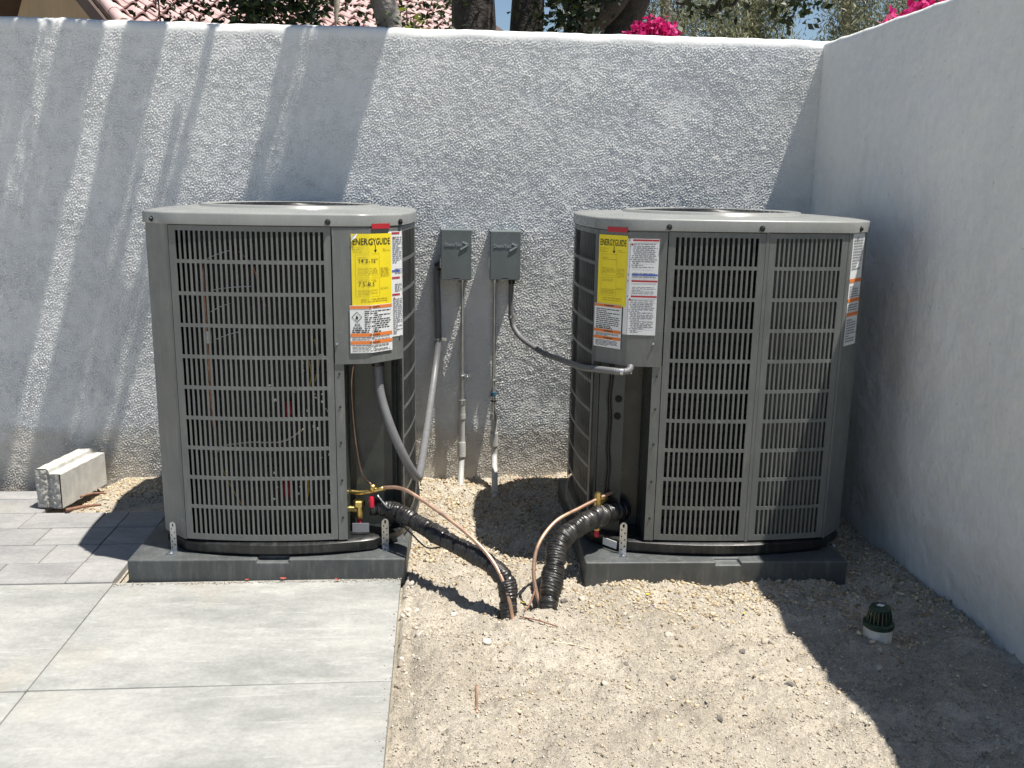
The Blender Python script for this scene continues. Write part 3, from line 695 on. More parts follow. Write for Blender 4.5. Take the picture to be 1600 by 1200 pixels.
# coil tube rows behind the right unit's left front panel
mb = MB(); fyR = -.4025
for i in range(26):
    z = .15+i*.038; mb.tube([(-.24, fyR+.010, z), (-.08, fyR-.008, z), (.075, fyR-.012, z)], .0045, 6, 3)
mb.build('coil_tubes', 'coil', unitR, smooth=True)

# valves, wires and recess details
def valve(parent, p, d, capr=.016):
    p = Vector(p); t = empty  # parts go straight under the unit
    mb = MB(); mb.tube([p, p+Vector(d)*.05], .012, 10, 1); mb.lathe([(.012, -.03), (.014, -.005), (.014, .012)], p+Vector(d)*.045, 10)
    o = mb.build('brass_valve', 'brass', parent, smooth=True, auto=40)
    MB().lathe([(.012, .010), (capr, .013), (capr, .030), (capr*.8, .034)], p+Vector(d)*.045, 6).build('valve_nut', 'brass', o)
    MB().lathe([(.008, -.055), (.0085, -.03), (.006, -.026)], p+Vector(d)*.045, 10).build('red_cap', 'red_cap', o, smooth=True, auto=40)
def toL(p): return tuple(inlocal(unitL, p))
def toR(p): return tuple(inlocal(unitR, p))
valve(unitL, toL((-.312, 3.03, .200)), (.95, -.1, 0), .021)
mb = MB(); mb.tube([toL(p) for p in ((-.305, 3.04, .258), (-.25, 3.02, .262), (-.18, 3.0, .283))], .008, 10, 4)
o = mb.build('brass_valve', 'brass', unitL, smooth=True)
MB().lathe([(.011, .0), (.013, .012), (.010, .024)], toL((-.222, 3.013, .268)), 12).build('valve_nut', 'brass', o, smooth=True)
MB().lathe([(.009, -.05), (.010, -.02), (.007, -.012)], toL((-.226, 3.008, .264)), 12).build('red_cap', 'red_cap', o, smooth=True, auto=40)
wire([toL(p) for p in ((-.281, 3.045, .70), (-.289, 3.05, .633), (-.286, 3.05, .523), (-.276, 3.05, .41), (-.258, 3.04, .322), (-.226, 3.015, .292))], .003, 'copper', 'capillary_tube', unitL)
wire([toL(p) for p in ((-.205, 2.99, .262), (-.176, 2.98, .228), (-.165, 2.985, .215))], .003, 'galvanized', 'capillary_tube', unitL)
MB().box((-.028, -.001, -.016), (.028, .001, .016), Matrix.Translation(toL((-.262, 2.985, .148)))).build('nameplate', 'ink_grey', unitL)
MB().box((-.014, -.001, -.010), (.014, .001, .010), Matrix.Translation(toL((-.128, 3.000, .102))) @ Matrix.Rotation(R(42), 4, 'Z') @ Matrix.Rotation(R(-14), 4, 'Y')).build('small_sticker', 'paper_white', unitL)
MB().box((-.028, -.0012, -.013), (.028, .0012, .013), Matrix.Translation(toR((.587, 2.938, .098))) @ Matrix.Rotation(R(-44), 4, 'Z') @ Matrix.Rotation(R(3), 4, 'Y')).build('small_sticker', 'paper_white', unitR)
# right recess: wires, holes, valve
def along(a, b, t): return a+(b-a)*t
iB, iC = innR[1], innR[2]; dirp = (iC-iB).normalized(); nrm = Vector((dirp.y, -dirp.x, 0))
for t, z in ((.80, .595), (.78, .535)):
    p = along(iB, iC, t)+Vector((0, 0, z)); M = Matrix.Translation(p+nrm*.0005) @ nrm.to_track_quat('Z', 'Y').to_matrix().to_4x4()
    MB().lathe([(.0125, 0), (.0125, .0015), (.010, .002)], seg=18, M=M).build('knockout_hole', 'dark_hole', unitR)
for dx in (0, .0075):
    base_ = [along(iB, iC, .45+s)+nrm*.006+Vector((0, 0, z)) for s, z in ((.02, .72), (.03, .66), (-.02, .60), (.03, .52), (0, .42), (.06, .36), (.02, .30), (.0, .24))]
    wire([p+dirp*dx for p in base_], .0032, 'wire_dark', 'control_wire', unitR)
vr = along(iB, iC, .55)+nrm*.02
valve(unitR, tuple(vr+Vector((0, 0, .245))), tuple(nrm*.8+Vector((-.3, -.2, 0))), .012)
valve(unitR, tuple(vr+Vector((0, 0, .175))), tuple(nrm*.8+Vector((-.3, -.2, 0))), .014)
p = along(iB, iC, .6)+Vector((0, 0, .21)); M = Matrix.Translation(p+nrm*.001) @ nrm.to_track_quat('Z', 'Y').to_matrix().to_4x4()
MB().lathe([(.04, 0), (.04, .001), (.001, .002)], seg=18, M=M).build('line_opening', 'dark_hole', unitR)

# ------------------------------------------------------------------ pads and hold-down straps
def pad(label, cx_, cy_, w, d, rz, notch):
    h = w/2; k = d/2; n0, n1 = notch; mb = MB(); z0, z1, z2 = -.02, PADH-.011, PADH; e_ = .035
    V = [(-h, -k, z0), (h, -k, z0), (h, k, z0), (-h, k, z0), (-h, -k, z2), (n0, -k, z2), (n0, -k, z1), (n1, -k, z1), (n1, -k, z2), (h, -k, z2), (h, k, z2), (-h, k, z2), (n0, -k+e_, z2), (n0, -k+e_, z1), (n1, -k+e_, z1), (n1, -k+e_, z2)]
    mb.add(V, [(3, 2, 1, 0), (0, 1, 9, 8, 7, 6, 5, 4), (1, 2, 10, 9), (2, 3, 11, 10), (3, 0, 4, 11), (6, 7, 14, 13), (5, 6, 13, 12), (7, 8, 15, 14), (13, 14, 15, 12), (4, 5, 12, 15, 8, 9, 10, 11)])
    o = mb.build('equipment_pad', 'pad_plastic', None, bevel=.006, seg=3); o.location = (cx_, cy_, 0); o.rotation_euler = (0, 0, rz)
    return tag(o, label, 'equipment pad', 'equipment pads under the condensers')
pad('dark grey plastic pad under the left condenser, its front edge on the concrete slab', -.550, 3.375, .91, .94, R(-1.5), (-.035, .068))
pad('dark grey plastic pad under the right condenser, half in wall shadow', .945, 3.275, .890, .905, R(-1.6), (-.005, .078))
def strap(label, p, rz, h=.105, w=.024):
    root = empty('hold_down_strap', p, rz); tag(root, label, 'strap', 'hold-down straps')
    cols = [-w/2, -w*.32, -w*.14, w*.14, w*.32, w/2]; nr = 19; rows = [h*i/nr for i in range(nr+1)]; th = .002; mb = MB(); hole = set()
    for r in range(2, nr-4, 4): hole.add((1, r))
    for r in range(4, nr-4, 4): hole.add((3, r))
    hole |= {(2, nr-2), (2, nr-3)}
    tip = lambda z: 1 if z < h-.012 else max(.25, math.sqrt(max(0, 1-((z-h+.012)/.0125)**2)))
    V = [(x*tip(z), 0, z) for z in rows for x in cols]+[(x*tip(z), th, z) for z in rows for x in cols]; n = 6; B = n*(nr+1); F = []
    for j in range(nr):
        for i in range(5):
            a = j*n+i
            if (i, j) in hole: F += [(a, a+1, B+a+1, B+a), (a+n, B+a+n, B+a+n+1, a+n+1), (a, B+a, B+a+n, a+n), (a+1, a+n+1, B+a+n+1, B+a+1)]
            else: F += [(a, a+1, a+n+1, a+n), (B+a+1, B+a, B+a+n, B+a+n+1)]
        F += [(j*n, j*n+n, B+j*n+n, B+j*n), (j*n+5, B+j*n+5, B+j*n+n+5, j*n+n+5)]
    F.append(tuple(nr*n+i for i in range(6))+tuple(B+nr*n+i for i in range(5, -1, -1)))
    mb.add(V, F); mb.build('upright_plate', 'galvanized', root)
    MB().box((-w/2, -.032, 0), (w/2, .002, .002)).build('foot', 'galvanized', root)
    MB().lathe([(.009, .002), (.009, .0035), (.006, .004), (.006, .009)], (0, -.017, 0), 6).build('bolt', 'galvanized', root)
strap('perforated metal strap at the left front corner of the left condenser', (-.884, 2.985, PADH), R(-24))
strap('perforated metal strap below the brass valves of the left condenser', (-.180, 2.990, PADH), R(14))
strap('perforated metal strap at the sunlit left corner of the right condenser', (.626, 2.905, PADH), R(-6), .112)
strap('perforated metal strap in shade at the right corner of the right condenser', (1.372, 2.955, PADH), R(52))

# ------------------------------------------------------------------ line sets
def wrapped(r, pit, amp, ringp, seed):
    g = random.Random(seed); cuts = []; q = g.uniform(.02, .05)
    while q < 2: cuts.append(q); q += ringp*g.uniform(.7, 1.35)
    ph = g.uniform(0, 6)
    def f(L, a, t):
        v = r*(1+.05*math.sin(L*38+ph)+.03*math.sin(a*2+L*21))
        w = .6+.7*math.sin(L*17+ph*2+a*.7)
        v += amp*w*math.sin(2*math.pi*L/pit+a+1.3*math.sin(L*45+a*2))+amp*.8*math.sin(2*math.pi*L/(pit*1.63)-a*2+ph)+amp*.9*math.sin(a*3+L*70+ph)+.0013*math.sin(L*160+a*5)*math.sin(a*2+ph+L*33)
        d = min(abs(L-c) for c in cuts); v -= r*.17*math.exp(-(d/.006)**2)
        return v
    return f, cuts
def point_at(Q, s):
    L = 0
    for a, b in zip(Q, Q[1:]):
        l = (b-a).length
        if L+l >= s: return a.lerp(b, (s-L)/l), (b-a).normalized()
        L += l
    return None
def lineset(label, ins, cu, r, pit, amp, ringp, seed):
    root = empty('refrigerant_line_set', (ins[-1][0], ins[-1][1], 0)); tag(root, label, 'line set', 'refrigerant line sets'); o_ = Vector(root.location)
    P = [Vector(p)-o_ for p in ins]; f, cuts = wrapped(r, pit, amp, ringp, seed)
    a = MB().tube(P, r, 28, 60, True, f).build('insulated_suction_line', 'black_rubber', root, smooth=True)
    Q = catmull(P, 60)
    for c_ in cuts:
        pq = point_at(Q, c_)
        if pq:
            p, t = pq; MB().tube([p-t*.0035, p, p+t*.0035], r*.90, 18, 1).build('tape_band', 'black_tape', a, smooth=True, auto=40)
    MB().tube([Vector(p)-o_ for p in cu], .0062, 10, 10).build('copper_liquid_line', 'copper', root, smooth=True)
    return root
lsL = lineset('black wrapped line set curving down from the left condenser with copper line on top',
    [(-.225, 3.035, .205), (-.18, 3.015, .205), (-.135, 2.995, .200), (-.07, 2.93, .184), (.035, 2.80, .168), (.135, 2.70, .150), (.190, 2.645, .124), (.212, 2.62, .088), (.214, 2.605, .04), (.210, 2.59, -.05)],
    [(-.183, 3.0, .285), (-.130, 2.955, .298), (-.073, 2.9, .289), (.071, 2.75, .232), (.158, 2.66, .172), (.204, 2.6, .098), (.224, 2.575, .014), (.23, 2.57, -.04)], .0285, .0075, .0009, .075, 3)
lsR = lineset('thick ribbed black line set bending down from the right condenser with slim copper line',
    [(.645, 3.03, .182), (.623, 3.0, .190), (.568, 2.95, .200), (.467, 2.86, .192), (.392, 2.79, .160), (.368, 2.725, .100), (.351, 2.67, .047), (.336, 2.635, -.02), (.33, 2.62, -.07)],
    [(.605, 3.0, .262), (.53, 2.935, .254), (.468, 2.88, .246), (.379, 2.8, .231), (.319, 2.74, .179), (.300, 2.70, .110), (.307, 2.67, .048), (.322, 2.65, .0), (.33, 2.64, -.04)], .0335, .0085, .0014, .085, 9)
# loose black cable hanging from the left line set
MB().tube([Vector(p)-lsL.location for p in ((-.150, 2.975, .188), (-.09, 2.925, .148), (-.04, 2.86, .125), (.0, 2.82, .140), (.01, 2.80, .150))], .0028, 7, 8).build('hanging_cable', 'black_rubber', lsL, smooth=True)

# ------------------------------------------------------------------ disconnect boxes and conduits on the wall
def disconnect(label, x0, x1, z0, z1, d=.106):
    root = empty('disconnect_box', ((x0+x1)/2, YW, z0)); tag(root, label, 'electrical box', 'disconnect boxes'); w = (x1-x0)/2; h = z1-z0
    MB().box((-w+.005, -d+.012, .006), (w-.005, .02, h-.006)).build('enclosure', 'box_paint', root, bevel=.002)
    cv = MB(); cv.box((-w, -d, 0), (w, -d+.030, h)); cv.box((-w-.001, -d+.028, h-.008), (w+.001, .0, h+.001)); cov = cv.build('cover', 'box_paint', root, bevel=.0025)
    V, F = text_geo('DiversiTech', .0175, .012); xs_ = [v[0] for v in V]; f = .074/(max(xs_)-min(xs_)); n = len(V); th = .0022
    VV = [(-w+.016+(v[0]-min(xs_))*f, -d-th, h-.068+v[1]*1.05) for v in V]
    mb = MB(); mb.add(VV+[(a, -d+.0005, c_) for a, b, c_ in VV], F)
    ed = {}
    for fc in F:
        for a, b in zip(fc, fc[1:]+fc[:1]):
            k = (min(a, b), max(a, b)); ed[k] = ed.get(k, 0)+1
    mb.f += [(a, b, b+n, a+n) for (a, b), c_ in ed.items() if c_ == 1]
    mb.build('raised_lettering', 'logo_edge', cov)
    ch = MB(); tipx, tz = w-.014, h-.061
    for dz, l in ((.011, .024), (-.020, .033)):
        a = Vector((tipx, 0, tz)); b = Vector((tipx-l, 0, tz+dz)); u = (b-a).normalized(); q = Vector((-u.z, 0, u.x))*.0032
        V = [a+q, a-q, b-q, b+q]; ch.add([(v.x, -d-.004, v.z) for v in V]+[(v.x, -d+.0005, v.z) for v in V], [(0, 1, 2, 3), (0, 4, 5, 1), (1, 5, 6, 2), (2, 6, 7, 3), (3, 7, 4, 0)])
    ch.build('chevron_mark', 'logo_edge', cov)
    MB().box((-.014, -d-.0012, .0035), (.014, -d+.001, .0075)).build('finger_slot', 'dark_hole', cov)
    MB().box((-.016, -d-.006, .0005), (.014, -d+.001, .0030)).build('pull_lip', 'box_paint', cov)
    MB().box((-w-.004, -d+.035, h*.22), (-w+.006, -d+.040, h*.42)).build('hasp', 'galvanized', root)
    return root
disconnect('grey electrical disconnect box on the wall, nearer the left condenser', .013, .141, .897, 1.106)
disconnect('grey electrical disconnect box on the wall, nearer the right condenser', .219, .348, .899, 1.102)
def ring(p, t, r, w): p = Vector(p); t = Vector(t).normalized(); return MB().tube([p-t*w, p+t*w], r, 16, 1)
def conduit(label, x, segs, pv, clampz, extra):
    root = empty('wall_conduit', (x, 3.95, 0)); tag(root, label, 'conduit', 'rigid conduits'); o_ = Vector(root.location)
    (z1, z0) = segs
    MB().tube([(0, 0, z1), (0, 0, z0)], .0085, 14, 1).build('steel_tube', 'conduit_steel', root, smooth=True, auto=40)
    ring((0, 0, z1-.008), (0, 0, 1), .0155, .010).build('box_connector', 'conduit_steel', root, smooth=True, auto=40)
    P = [Vector(p)-o_ for p in pv]; MB().tube(P, .0135, 16, 8).build('plastic_pipe', 'pvc', root, smooth=True, auto=40)
    for (p, t, r, w, m) in extra: ring(Vector(p)-o_, t, r, w).build('coupling', m, root, smooth=True, auto=40)
    for z in clampz:
        mb = MB(); mb.tube([(.0110*math.cos(a), .0110*math.sin(a), z) for a in np.linspace(0, 2*math.pi, 17)], .0032, 6, 0, False); mb.box((.009, .004, z-.006), (.034, .008, z+.006))
        mb.tube([(.024+.006*math.cos(a), .002, z+.006*math.sin(a)) for a in np.linspace(0, 2*math.pi, 13)], .0016, 5, 0, False)
        mb.build('pipe_clamp', 'galvanized', root, smooth=True, auto=40)
conduit('thin steel conduit running straight down from the left disconnect box', .1055, (.90, .33), [(.105, 3.95, .34), (.105, 3.95, .15), (.103, 3.93, .075), (.098, 3.86, .0), (.097, 3.82, -.05)], (.475,),
        [((.105, 3.95, .355), (0, 0, 1), .0165, .010, 'conduit_steel'), ((.105, 3.95, .315), (0, 0, 1), .0150, .030, 'pvc'), ((.105, 3.95, .290), (0, 0, 1), .0165, .010, 'pvc'), ((.104, 3.945, .140), (0, .12, 1), .0185, .032, 'pvc')])
conduit('steel conduit below the right disconnect box with offset plastic foot', .244, (.90, .28), [(.247, 3.95, .30), (.250, 3.95, .16), (.250, 3.94, .10), (.247, 3.85, .045), (.241, 3.74, .012), (.238, 3.66, -.05)], (.455,),
        [((.245, 3.95, .29), (0, 0, 1), .0155, .014, 'conduit_steel'), ((.249, 3.95, .185), (0, 0, 1), .0180, .03, 'pvc'), ((.2405, 3.73, .008), (.1, .9, .25), .0165, .008, 'pvc'), ((.244, 3.95, .392), (0, 0, 1), .0135, .009, 'clamp_blue'), ((.244, 3.95, .360), (0, 0, 1), .0120, .003, 'screw')])
def whip(label, P, r, clamps, conns):
    root = empty('flexible_conduit', P[0]); tag(root, label, 'flexible conduit', 'flexible conduits'); o_ = Vector(P[0])
    f = lambda L, a, t: r*(1+.035*math.sin(2*math.pi*L/.0065))
    MB().tube([Vector(p)-o_ for p in P], r, 16, 40, True, f).build('flexible_tube', 'grey_whip', root, smooth=True)
    for p, t in conns: ring(Vector(p)-o_, t, r*1.35, .014).build('connector', 'base_black', root, smooth=True, auto=40)
    for p, t in clamps:
        mb = ring(Vector(p)-o_, t, r*1.12, .005); mb.box((r*.8, .0, -.007), (r+.022, .004, .007), Matrix.Translation(Vector(p)-o_)); mb.build('pipe_clamp', 'galvanized', root, smooth=True, auto=40)
whip('grey flexible conduit looping from the left disconnect box to the left condenser',
     [(.018, 3.955, .955), (-.004, 3.955, .935), (-.004, 3.945, .86), (.0, 3.945, .72), (.0, 3.94, .62), (-.014, 3.87, .505), (-.030, 3.72, .415), (-.050, 3.45, .325), (-.064, 3.2, .285), (-.071, 3.09, .290), (-.090, 3.03, .335), (-.121, 3.0, .408), (-.160, 3.0, .504), (-.190, 3.02, .60), (-.198, 3.035, .67), (-.200, 3.045, .73)], .0150,
     [((.0, 3.945, .635), (0, .05, 1))], [((.004, 3.955, .95), (1, 0, .5)), ((-.2, 3.042, .712), (0, 0, 1))])
whip('grey flexible conduit running from the right disconnect box to the right condenser',
     [(.316, 3.945, .91), (.314, 3.945, .86), (.316, 3.945, .74), (.330, 3.935, .685), (.365, 3.88, .645), (.430, 3.70, .622), (.475, 3.50, .632), (.490, 3.30, .655), (.500, 3.10, .680), (.520, 2.975, .700), (.565, 2.915, .706), (.600, 2.898, .706), (.622, 2.905, .712), (.632, 2.93, .73)], .0112,
     [((.315, 3.945, .735), (0, 0, 1)), ((.596, 2.898, .706), (1, -.3, 0))], [((.316, 3.945, .892), (0, 0, 1))])

# ------------------------------------------------------------------ concrete block
ld = Vector((.21, .977, 0)).normalized(); ang = math.atan2(ld.y, ld.x)-math.pi/2
blk = empty('concrete_block', (-1.488, 3.605, 0), ang); tag(blk, 'pale concrete block with stepped top lying near the wall left of the condensers', 'concrete block')
bm = bmesh.new()
prof = [(0, 0), (0, .142), (-.047, .142), (-.050, .157), (-.056, .161), (-.100, .161), (-.104, .156), (-.104, .012), (-.098, 0)]
nseg = 16; rings_ = []
for j in range(nseg+1):
    y = .315*j/nseg; rings_.append([bm.verts.new((x+.0012*math.sin(j*2.1+i), y, z+.005+.0012*math.sin(j*1.7+i*2))) for i, (x, z) in enumerate(prof)])
for j in range(nseg):
    for i in range(len(prof)):
        k = (i+1) % len(prof); bm.faces.new((rings_[j][i], rings_[j][k], rings_[j+1][k], rings_[j+1][i]))
bm.faces.new(rings_[-1]); bmesh.ops.recalc_face_normals(bm, faces=bm.faces)
me = bpy.data.meshes.new('block_body'); bm.to_mesh(me); bm.free(); bo = link('block_body', me, 'block_concrete', blk)
bvm = bo.modifiers.new('bevel', 'BEVEL'); bvm.width = .004; bvm.segments = 2; bvm.limit_method = 'ANGLE'
# broken end face, rough
nxs, nzs = 22, 30; xs_ = np.linspace(-.103, -.001, nxs); zs_ = np.linspace(.007, .146, nzs); XX, ZZ = np.meshgrid(xs_, zs_)
ZZ = ZZ+np.where(XX < -.05, (ZZ-.005)/.14*.018, 0)
hh = field(nxs, nzs, .005, .03, 41)*.002+field(nxs, nzs, .005, .012, 42)*.0010
edge = np.minimum(np.minimum(XX+.104, -XX), np.minimum(ZZ-.004, .165-ZZ)); hh = hh*np.clip(edge/.012, 0, 1)+.012*np.clip((np.abs(XX+.052)-.0)/.01-1, -1, 0)*-1*0
groove = .010*np.exp(-((XX+.050)/.010)**2)
np_mesh('broken_end', np.stack([XX, -.003-hh+groove-.002, ZZ], -1).reshape(-1, 3), grid_faces(nxs, nzs), 'block_broken', blk, smooth=False)

# ------------------------------------------------------------------ drain emitter
dr = empty('drain_emitter', (1.286, 2.395, .012)); tag(dr, 'green slotted drain cap on a white pipe stub in the shaded dirt', 'drain cap')
MB().lathe([(.040, -.05), (.040, .036), (.036, .037), (.036, .03)], seg=28).build('pipe_stub', 'drain_white', dr, smooth=True, auto=40)
MB().lathe([(.041, .0355), (.0435, .038), (.0435, .050), (.040, .053), (.030, .0535)], seg=28).build('flange', 'grate_green', dr, smooth=True, auto=40)
for k in range(18):
    a = k*2*math.pi/18; mb = MB(); c_, s_ = math.cos(a), math.sin(a)
    mb.tube([(.0345*c_, .0345*s_, .050), (.032*c_, .032*s_, .072), (.027*c_, .027*s_, .094)], .0027, 5, 2); mb.build('rib', 'grate_green', dr)
MB().lathe([(.020, .050), (.019, .092)], seg=16).build('core', 'base_black', dr)
MB().lathe([(.029, .089), (.030, .094), (.026, .100), (.010, .102)], seg=24).build('cap', 'grate_green', dr, smooth=True, auto=40)
mb = MB(); mb.add([(-.014, 0, .1025), (0, -.010, .1025), (.015, .001, .1025), (.001, .011, .1025)], [(0, 1, 2, 3)]); mb.build('cap_sticker', 'paper_white', dr)

# ------------------------------------------------------------------ small litter
def sliver(name, label, cat, pts, r, mat, group=None):
    o_ = Vector((pts[0][0], pts[0][1], 0)); mb = MB().tube([Vector(p)-o_ for p in pts], r, 7, 5); o = mb.build(name, mat, None, smooth=True); o.location = o_
    return tag(o, label, cat, group)
z = lambda x, y, d=.003: float(gz(np.array(x), np.array(y)))+d
sliver('copper_scrap', 'short strip of bright copper lying on the bare sand in front', 'copper scrap', [(.102, 2.215, z(.102, 2.215, .006)), (.099, 2.15, z(.099, 2.15, .006)), (.0965, 2.08, z(.0965, 2.08, .003))], (.0045, .0028), 'copper')
sliver('twig', 'pale dry twig on the sand in front of the buried lines', 'twig', [(.325, 2.405, z(.325, 2.405)), (.38, 2.398, z(.38, 2.398, .005)), (.428, 2.383, z(.428, 2.383))], (.0035, .0022), 'twig_pale')
sliver('wire_scrap', 'thin dark wire lying just in front of the buried line sets', 'wire', [(.245, 2.556, z(.245, 2.556, .008)), (.30, 2.540, z(.30, 2.540, .008)), (.357, 2.518, z(.357, 2.518, .006))], .0022, 'twig_brown')
sliver('wire_scrap', 'bent brown wire standing between the two buried line sets', 'wire', [(.262, 2.585, z(.262, 2.585)), (.283, 2.625, .030), (.305, 2.67, .062)], .0030, 'twig_brown')
sliver('dry_stick', 'reddish dry stick on gravel beside the concrete block', 'stick', [(-1.462, 3.567, .012), (-1.40, 3.600, .016), (-1.345, 3.622, .014)], (.008, .005), 'twig_brown')
sliver('dry_stick', 'short reddish stick farther back against the concrete block', 'stick', [(-1.44, 3.66, .035), (-1.40, 3.685, .040), (-1.35, 3.70, .036)], (.005, .004), 'twig_brown')
def leaf(label, x, y, s, mat, rz, zz=None, cat='leaf', nm='fallen_leaf', group='fallen leaves'):
    z0 = z(x, y, .006) if zz is None else zz; prof = [(-1, 0), (-.5, .38), (.1, .46), (.6, .28), (1, 0)]
    V = []; F = []
    for t, w in prof: V += [(t*s, -w*s, .12*s*(t*t)+.1*s*abs(w)), (t*s, 0, .12*s*t*t), (t*s, w*s, .12*s*(t*t)+.15*s*abs(w))]
    for i in range(4): a = i*3; F += [(a, a+3, a+4, a+1), (a+1, a+4, a+5, a+2)]
    o = MB().add(V, F).build(nm, mat, None, smooth=True); o.location = (x, y, z0); o.rotation_euler = (.1, .1, rz); o.modifiers.new('s', 'SOLIDIFY').thickness = .0006
    return tag(o, label, cat, group)
leaf('small yellow leaf on gravel in front of the right pad', .679, 2.737, .009, 'leaf_yellow', .3)
leaf('yellow green leaf between the two buried line sets', .268, 2.70, .013, 'leaf_yellow', 1.9)
leaf('small yellow leaf on sunlit gravel close to the shadow edge', .94, 2.56, .008, 'leaf_yellow', 1.1)
leaf('yellow leaf standing in shade right behind the green drain cap', 1.298, 2.475, .011, 'leaf_yellow', 1.5, .045)
leaf('tiny purple scrap on the gravel in front of the right pad', .668, 2.618, .011, 'scrap_purple', 1.0, None, 'scrap', 'plastic_scrap', 'scraps')
leaf('dark red leaf lying against the middle of the left pad front', -.512, 2.893, .012, 'leaf_red', .2, .010)
leaf('orange red leaf lying against the left pad front near its right end', -.335, 2.880, .009, 'leaf_red', -.4, .008)
leaf('pale red leaf bit against the left pad front, leftmost of three', -.63, 2.895, .008, 'leaf_red', .5, .007)
leaf('dry red leaf at the wall foot right of the conduits', .36, 3.93, .014, 'leaf_red', .4)
leaf('small dry red leaf lying on gravel between conduits and wall', .315, 3.88, .011, 'leaf_red', 1.2)
# larger stones
def rock(x, y, s, mat, seed, label):
    g = np.random.default_rng(seed); bmr = bmesh.new(); bmesh.ops.create_icosphere(bmr, subdivisions=2, radius=1)
    for v in bmr.verts:
        k = 1+.22*math.sin(v.co.x*3+seed)+.18*math.sin(v.co.y*4+seed*2)+g.normal(0, .05); v.co = Vector((v.co.x*s*1.25*k, v.co.y*s*.9*k, v.co.z*s*.6*k))
    me = bpy.data.meshes.new('stone'); bmr.to_mesh(me); bmr.free(); o = link('stone', me, mat); o.location = (x, y, z(x, y, s*.25)); o.rotation_euler = (0, 0, seed*1.3)
    return tag(o, label, 'stone', 'dark loose stones')
g = random.Random(12)
for i, (x, y, s_, lb) in enumerate(((.40, 2.70, .011, 'dark round stone beside the foot of the right line set'), (.93, 2.165, .010, 'dark stone on sunlit sand left of the shadow edge, rightmost of the dark stones'), (.02, 2.02, .007, 'dark pebble on sand nearest the slab edge'),
        (.22, 1.98, .006, 'dark pebble on sand right of and below the copper scrap'), (.63, 2.22, .009, 'dark stone in the middle of the bare sand'), (.70, 2.02, .010, 'dark stone at the front centre of the bare sand'), (.52, 2.31, .008, 'dark small stone just right of and below the pale twig'), (.86, 2.33, .009, 'dark stone on the sand between the right pad and the front edge'))): rock(x, y, s_, 'stone_dark', 40+i, lb)
# ------------------------------------------------------------------ vegetation
def leaves(cent, n, spread, size, seed, asp=.45, droop=0, tint=(0, 1)):
    """leaf-sized folded quads around cluster centres -> V, F(tri-quads), tint"""
    g = np.random.default_rng(seed); cent = np.asarray(cent, float); k = len(cent)
    c_ = np.repeat(cent, n, 0); m = len(c_); spread = np.broadcast_to(np.asarray(spread, float), (3,))
    p = c_+g.normal(0, 1, (m, 3))*spread
    d = g.normal(0, 1, (m, 3)); d[:, 2] = d[:, 2]*.7-droop; d /= np.linalg.norm(d, axis=1)[:, None]
    u = g.normal(0, 1, (m, 3)); s = np.cross(d, u); s /= np.linalg.norm(s, axis=1)[:, None]; nn = np.cross(d, s)
    L = size*g.uniform(.6, 1.3, (m, 1)); W = L*asp
    V = np.stack([p, p+d*L*.5+s*W*.5+nn*L*.08, p+d*L, p+d*L*.5-s*W*.5+nn*L*.08], 1)
    F = np.arange(m*4).reshape(m, 4); t = g.uniform(tint[0], tint[1], m)
    return V.reshape(-1, 3), F, t
def crown(name, parts, mat, parent):
    Vs, Fs, Ts = [], [], []; o = 0
    for V, F, t in parts: Vs.append(V); Fs.append(F+o); Ts.append(t); o += len(V)
    return np_mesh(name, np.concatenate(Vs), np.concatenate(Fs), mat, parent, np.concatenate(Ts))
rg = np.random.default_rng(3)
# tree behind the wall whose limb hangs over it (casts the streaked shade on the wall)
t1 = empty('overhanging_tree'); tag(t1, 'slim grey trunked tree behind the wall with dark leafy limb overhanging at left', 'tree')
ZC_ = 3.2
MB().tube([(-.05, 5.35, -.1), (-.12, 5.3, 1.2), (-.24, 5.2, 2.05), (-.34, 5.15, 2.4), (-.38, 5.0, 2.8), (-.45, 4.6, 3.1)], (.085, .045), 12, 6).build('trunk', 'bark_grey', t1, smooth=True)
MB().tube([(-.42, 4.65, 3.06), (-.55, 4.25, 3.25), (-.9, 4.02, 3.30), (-1.5, 3.95, 3.32), (-2.2, 3.95, 3.35)], (.04, .012), 8, 6).build('limb', 'bark_grey', t1, smooth=True)
MB().tube([(-.5, 4.4, 3.2), (-.2, 4.05, 3.28), (.1, 3.95, 3.3)], (.025, .008), 8, 6).build('limb', 'bark_grey', t1, smooth=True)
MB().tube([(-.39, 4.96, 2.84), (-.46, 4.97, 2.66), (-.50, 5.0, 2.32), (-.505, 5.0, 2.18), (-.515, 5.0, 2.06)], (.05, .005), 8, 4).build('broken_branch', 'twig_pale', t1, smooth=True)
parts = []
strips = [(-2.9, -1.555, 3.48, 4.25, 1.3), (-1.56, -1.49, 3.48, 3.70, 1), (-1.56, -1.49, 3.70, 4.2, .3), (-1.49, -1.312, 3.46, 4.2, 1.6), (-1.236, -1.072, 3.46, 4.2, 1.5), (-1.075, -.93, 3.46, 3.655, 1), (-1.075, -1.03, 3.64, 3.74, 1),
          (-.97, -.925, 3.64, 3.76, 1), (-.925, -.868, 3.50, 4.2, 1), (-.61, -.535, 3.50, 4.2, 1.3), (-.545, -.49, 3.50, 4.2, .45), (-.50, -.198, 3.47, 4.25, 2.0)]
